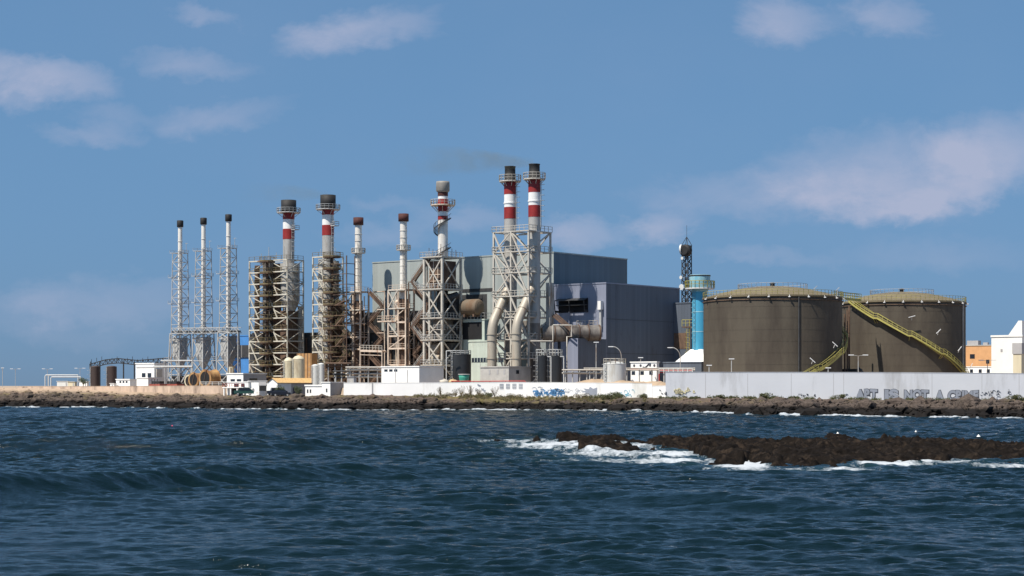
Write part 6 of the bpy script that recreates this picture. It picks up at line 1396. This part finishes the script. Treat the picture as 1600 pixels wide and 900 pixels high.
for i in range(1100):
    if i < 520: px_ = r_.uniform(640, 1010); off = r_.uniform(.8, 9)
    else: px_ = r_.uniform(1030, 1640); off = r_.uniform(.6, 4.5)
    if fbm(np.array([[px_/22]]), np.array([[1.0 if i < 520 else 5.0]]), 3, 5)[0,0] < (.40 if i < 520 else .46): continue
    D_ = dwall(px_)-1-off; x = (px_-800)*D_/F; z_ = gz_at(x, D_); sc = r_.uniform(.16, .44)
    for k in range(34):
        p = Vector((x+r_.gauss(0, .5)*sc, D_+r_.gauss(0, .5)*sc, z_+abs(r_.gauss(0, .55))*sc)); d1 = Vector((r_.gauss(0,1), r_.gauss(0,1), r_.gauss(.4,1))).normalized(); d2 = d1.cross(Vector((r_.gauss(0,1), r_.gauss(0,1), r_.gauss(0,1)))).normalized()
        m.add([p, p+d1*.13+d2*.05, p+d1*.26, p+d1*.13-d2*.05], [(0,1,2,3)], False, 0 if i >= 520 or k % 3 == 0 else 1)
o = m.build('ground_scrub', ['leaf', 'leafd']); o['kind'] = 'stuff'; o['label'] = 'low dry scrub growing along the foot of the white walls'; o['category'] = 'scrub'
# dry twiggy plants against the white wall
def twig(label, px, h, seed):
    r_ = random.Random(seed); D_ = dwall(px)-1.9; c = at(px, D_, 0); c.z = gz_at(c.x, c.y)-.05; t = thing('dry_plant', label, 'plant', c, 'dry plants against the white wall'); m = MB(); lf = MB()
    for i in range(9):
        tp = c+Vector((r_.uniform(-.9,.9), r_.uniform(-.4,.4), h*r_.uniform(.55, 1))); m.bar(c, tp, .05)
        for k in range(34): p = c.lerp(tp, r_.uniform(.25, 1))+Vector((r_.gauss(0,.16), r_.gauss(0,.16), r_.gauss(0,.16))); d1 = Vector((r_.gauss(0,1), r_.gauss(0,1), r_.gauss(0,1))).normalized(); lf.add([p, p+d1*.12+Z*.05, p+d1*.2], [(0,1,2)])
    m.build('stem', 'bark', t); lf.build('foliage', 'leafd', t)
twig('thin dry plant against the white wall below the pale sack', 689, 2.1, 31); twig('tall dry plant against the white wall, below the green tub', 721, 2.6, 32); twig('dry plant against the white wall right of the tub', 735, 2.5, 33); twig('bushy dry plant against the white wall under the grey block', 748, 1.9, 34); twig('thin dark dry plant against the wall, left of the painted grilles', 773, 2.5, 35); twig('short dry plant against the wall, left of the green tub plant', 712, 1.7, 36)
# olive tree among the houses
c = at(467.5, 408, 0); c.z = gz_at(c.x, c.y); t = thing('olive_tree', 'small round grey green tree in front of the tiled house wall', 'tree', c); a_, b_ = leafball(9, 1.25, 1.1, 1.7, 1800, .09, 9)
a_.v = [(x+c.x, y+c.y, z_+c.z+.75) for x, y, z_ in a_.v]; a_.build('crown', 'leaft', t); b_.v = [(x+c.x, y+c.y, z_+c.z+.75) for x, y, z_ in b_.v]; b_.cyl(c-Z*.2, c+Z*.9, .14, .09, 8); b_.build('trunk', 'bark', t)
for px_, D_, s_, lb in ((436, 410, .9, 'small blue green palm-like tree beside the black car'), (130, 492, .9, 'dark round tree left of the dark tanks'), (1513, 425, .8, 'dark low tree between the right tank and the orange building'), (1524, 424, .7, 'smaller dark tree in front of the orange building')):
    c = at(px_, D_, 0); zt_ = 1.4 if px_ < 1000 else 2.6; c.z = gz_at(c.x, c.y); t = thing('small_tree', lb, 'tree', c); a_, b_ = leafball(int(px_), 1.5*s_, 1.1*s_, 1.7*s_, 1500, .1, 8)
    a_.v = [(x+c.x, y+c.y, z_+c.z+zt_*.7) for x, y, z_ in a_.v]; a_.build('crown', 'leaft', t); b_.v = [(x+c.x, y+c.y, z_+c.z+zt_*.7) for x, y, z_ in b_.v]; b_.cyl(c-Z*.2, c+Z*zt_*.75, .15, .1, 8); b_.build('trunk', 'bark', t)
# buoys
for px_, py_, r_, mm, lb in ((269, 668, .19, 'buoyp', 'small bright pink buoy floating on the left'), (1529, 684, .21, 'buoyw', 'largest round white buoy beyond the reef, near the right edge'), (1309, 679, .15, 'buoyw', 'small white buoy beyond the middle of the reef'), (1431, 676, .13, 'buoyw', 'tiny white buoy between the mid reef buoy and the largest one'), (1567, 680, .14, 'buoyw', 'small white buoy right of the largest buoy'), (1015, 667, .16, 'buoyw', 'white buoy beyond the left tip of the reef')):
    D_ = H*F/(py_-HZ); c = at(px_, D_, .12); o = MB().lathe((c.x,c.y,c.z-r_*.4), [(.03,-r_*.6),(r_*.7,-r_*.45),(r_,0),(r_*.85,r_*.5),(r_*.4,r_*.9),(.05,r_*1.0),(.05,r_*1.3),(.02,r_*1.32)], 18).build('buoy', mm, None, c); tag(o, lb, 'buoy', 'buoys on the bay')
# loose boulders along the waterline
def ico():
    import bmesh
    bm = bmesh.new(); bmesh.ops.create_icosphere(bm, subdivisions=1, radius=1); v = np.array([p.co[:] for p in bm.verts]); f_ = [tuple(x.index for x in g.verts) for g in bm.faces]; bm.free(); return v, f_
iv, if_ = ico(); m = MB(); r_ = np.random.RandomState(3)
NR = 7500; pxr = r_.uniform(-60, 1660, NR); tq = r_.beta(1.0, 2.6, NR)
for p_, q_ in zip(pxr, tq):
    ds_0 = float(np.interp(p_, PXS, SHD)); dw_0 = dwall(p_); D_ = ds_0-2+(dw_0-ds_0-4)*q_; x = (p_-800)*D_/F
    s_ = r_.uniform(.18, .62)*(1.25-.7*q_)*(.75 if r_.rand() < .8 else 1.6 if r_.rand() < .8 else 2.6)
    m.add([(0,0,0)], []) if False else None
    vv = iv*(1+.35*(r_.rand(len(iv), 1)-.5))*np.array([s_*r_.uniform(.8,1.5), s_*r_.uniform(.8,1.4), s_*r_.uniform(.5,.9)])
    m.add([(a_[0]+x, a_[1]+D_, a_[2]) for a_ in vv], if_)
allv = np.array(m.v).reshape(NR, -1, 3); cx_ = allv.mean(1); gzv = shore_z(cx_[:,0][:,None], cx_[:,1][:,None])[0][:,0]; allv[:,:,2] += gzv[:,None]; m.v = [tuple(v) for v in allv.reshape(-1, 3)]
bo = m.build('shore_rubble', ground.data.materials[0]); bo['kind'] = 'stuff'; bo['label'] = 'loose dark volcanic rocks strewn along the shore'; bo['category'] = 'rocks'
at_ = bo.data.attributes.new('soil', 'FLOAT', 'POINT'); at_.data.foreach_set('value', np.repeat(tq*.8, len(iv)).astype(np.float32)); at_ = bo.data.attributes.new('px', 'FLOAT', 'POINT'); at_.data.foreach_set('value', np.repeat(pxr/1600, len(iv)).astype(np.float32))
# smoke drifting left from the chimney mouths
def smoke(label, px, py, D, ln, h, dens_, col):
    m = MB(); n = 14; c0 = at(px, D, ZZ(py, D)); vs_ = []; K = 10
    for k in range(K+1):
        f_ = k/K; cc = c0+Vector((-ln*f_, ln*f_*.25, h*.18*f_)); r0 = .9+h*.5*math.sin(min(1, f_*1.15)*math.pi*.5)
        for i in range(n): an = 2*math.pi*i/n; vs_.append(cc+Vector((0, r0*math.cos(an), r0*math.sin(an))))
    m.add(vs_, [(k*n+i, k*n+(i+1) % n, (k+1)*n+(i+1) % n, (k+1)*n+i) for k in range(K) for i in range(n)]); m.add(vs_, [tuple(range(n))[::-1], tuple(range(K*n, K*n+n))])
    mt = bpy.data.materials.new('smoke_'); mt.use_nodes = True; t_ = mt.node_tree; t_.nodes.clear(); L_ = t_.links
    ou = t_.nodes.new('ShaderNodeOutputMaterial'); pv = t_.nodes.new('ShaderNodeVolumePrincipled'); pv.inputs['Color'].default_value = (*col, 1); L_.new(pv.outputs[0], ou.inputs['Volume'])
    tc_ = t_.nodes.new('ShaderNodeTexCoord'); sp = t_.nodes.new('ShaderNodeSeparateXYZ'); L_.new(tc_.outputs['Generated'], sp.inputs[0])
    nz = t_.nodes.new('ShaderNodeTexNoise'); nz.inputs['Scale'].default_value = .22; nz.inputs['Detail'].default_value = 4; L_.new(tc_.outputs['Object'], nz.inputs['Vector'])
    def M_(op, a, b=None, clamp=False):
        q = t_.nodes.new('ShaderNodeMath'); q.operation = op; q.use_clamp = clamp
        for i, v in enumerate((a, b)):
            if v is None: continue
            if isinstance(v, (int, float)): q.inputs[i].default_value = v
            else: L_.new(v, q.inputs[i])
        return q.outputs[0]
    fz = M_('SUBTRACT', sp.outputs[2], .5); fy = M_('SUBTRACT', sp.outputs[1], .5)
    rad = M_('SUBTRACT', 1.0, M_('MULTIPLY', M_('ADD', M_('MULTIPLY', fz, fz), M_('MULTIPLY', 0.0, fy)), 5.0), True)
    fall = M_('POWER', sp.outputs[0], 1.6)
    dd_ = M_('MULTIPLY', M_('MULTIPLY', M_('MULTIPLY', rad, fall), M_('MULTIPLY', M_('SUBTRACT', nz.outputs['Fac'], .36, True), 4)), dens_); L_.new(dd_, pv.inputs['Density'])
    o = m.build('smoke', mt, None, c0); import bmesh as _b; bm_ = _b.new(); bm_.from_mesh(o.data); _b.ops.remove_doubles(bm_, verts=bm_.verts, dist=1e-4); _b.ops.recalc_face_normals(bm_, faces=bm_.faces); bm_.to_mesh(o.data); bm_.free(); o['kind'] = 'stuff'; o['label'] = label; o['category'] = 'smoke'
smoke('brown haze of smoke drifting left from the twin banded chimneys', 833, 253, 410, 36, 7, .16, (.35,.33,.22))
smoke('thin haze of smoke drifting left above the banded chimney towers', 512, 303, 458, 26, 5, .09, (.35,.35,.25))
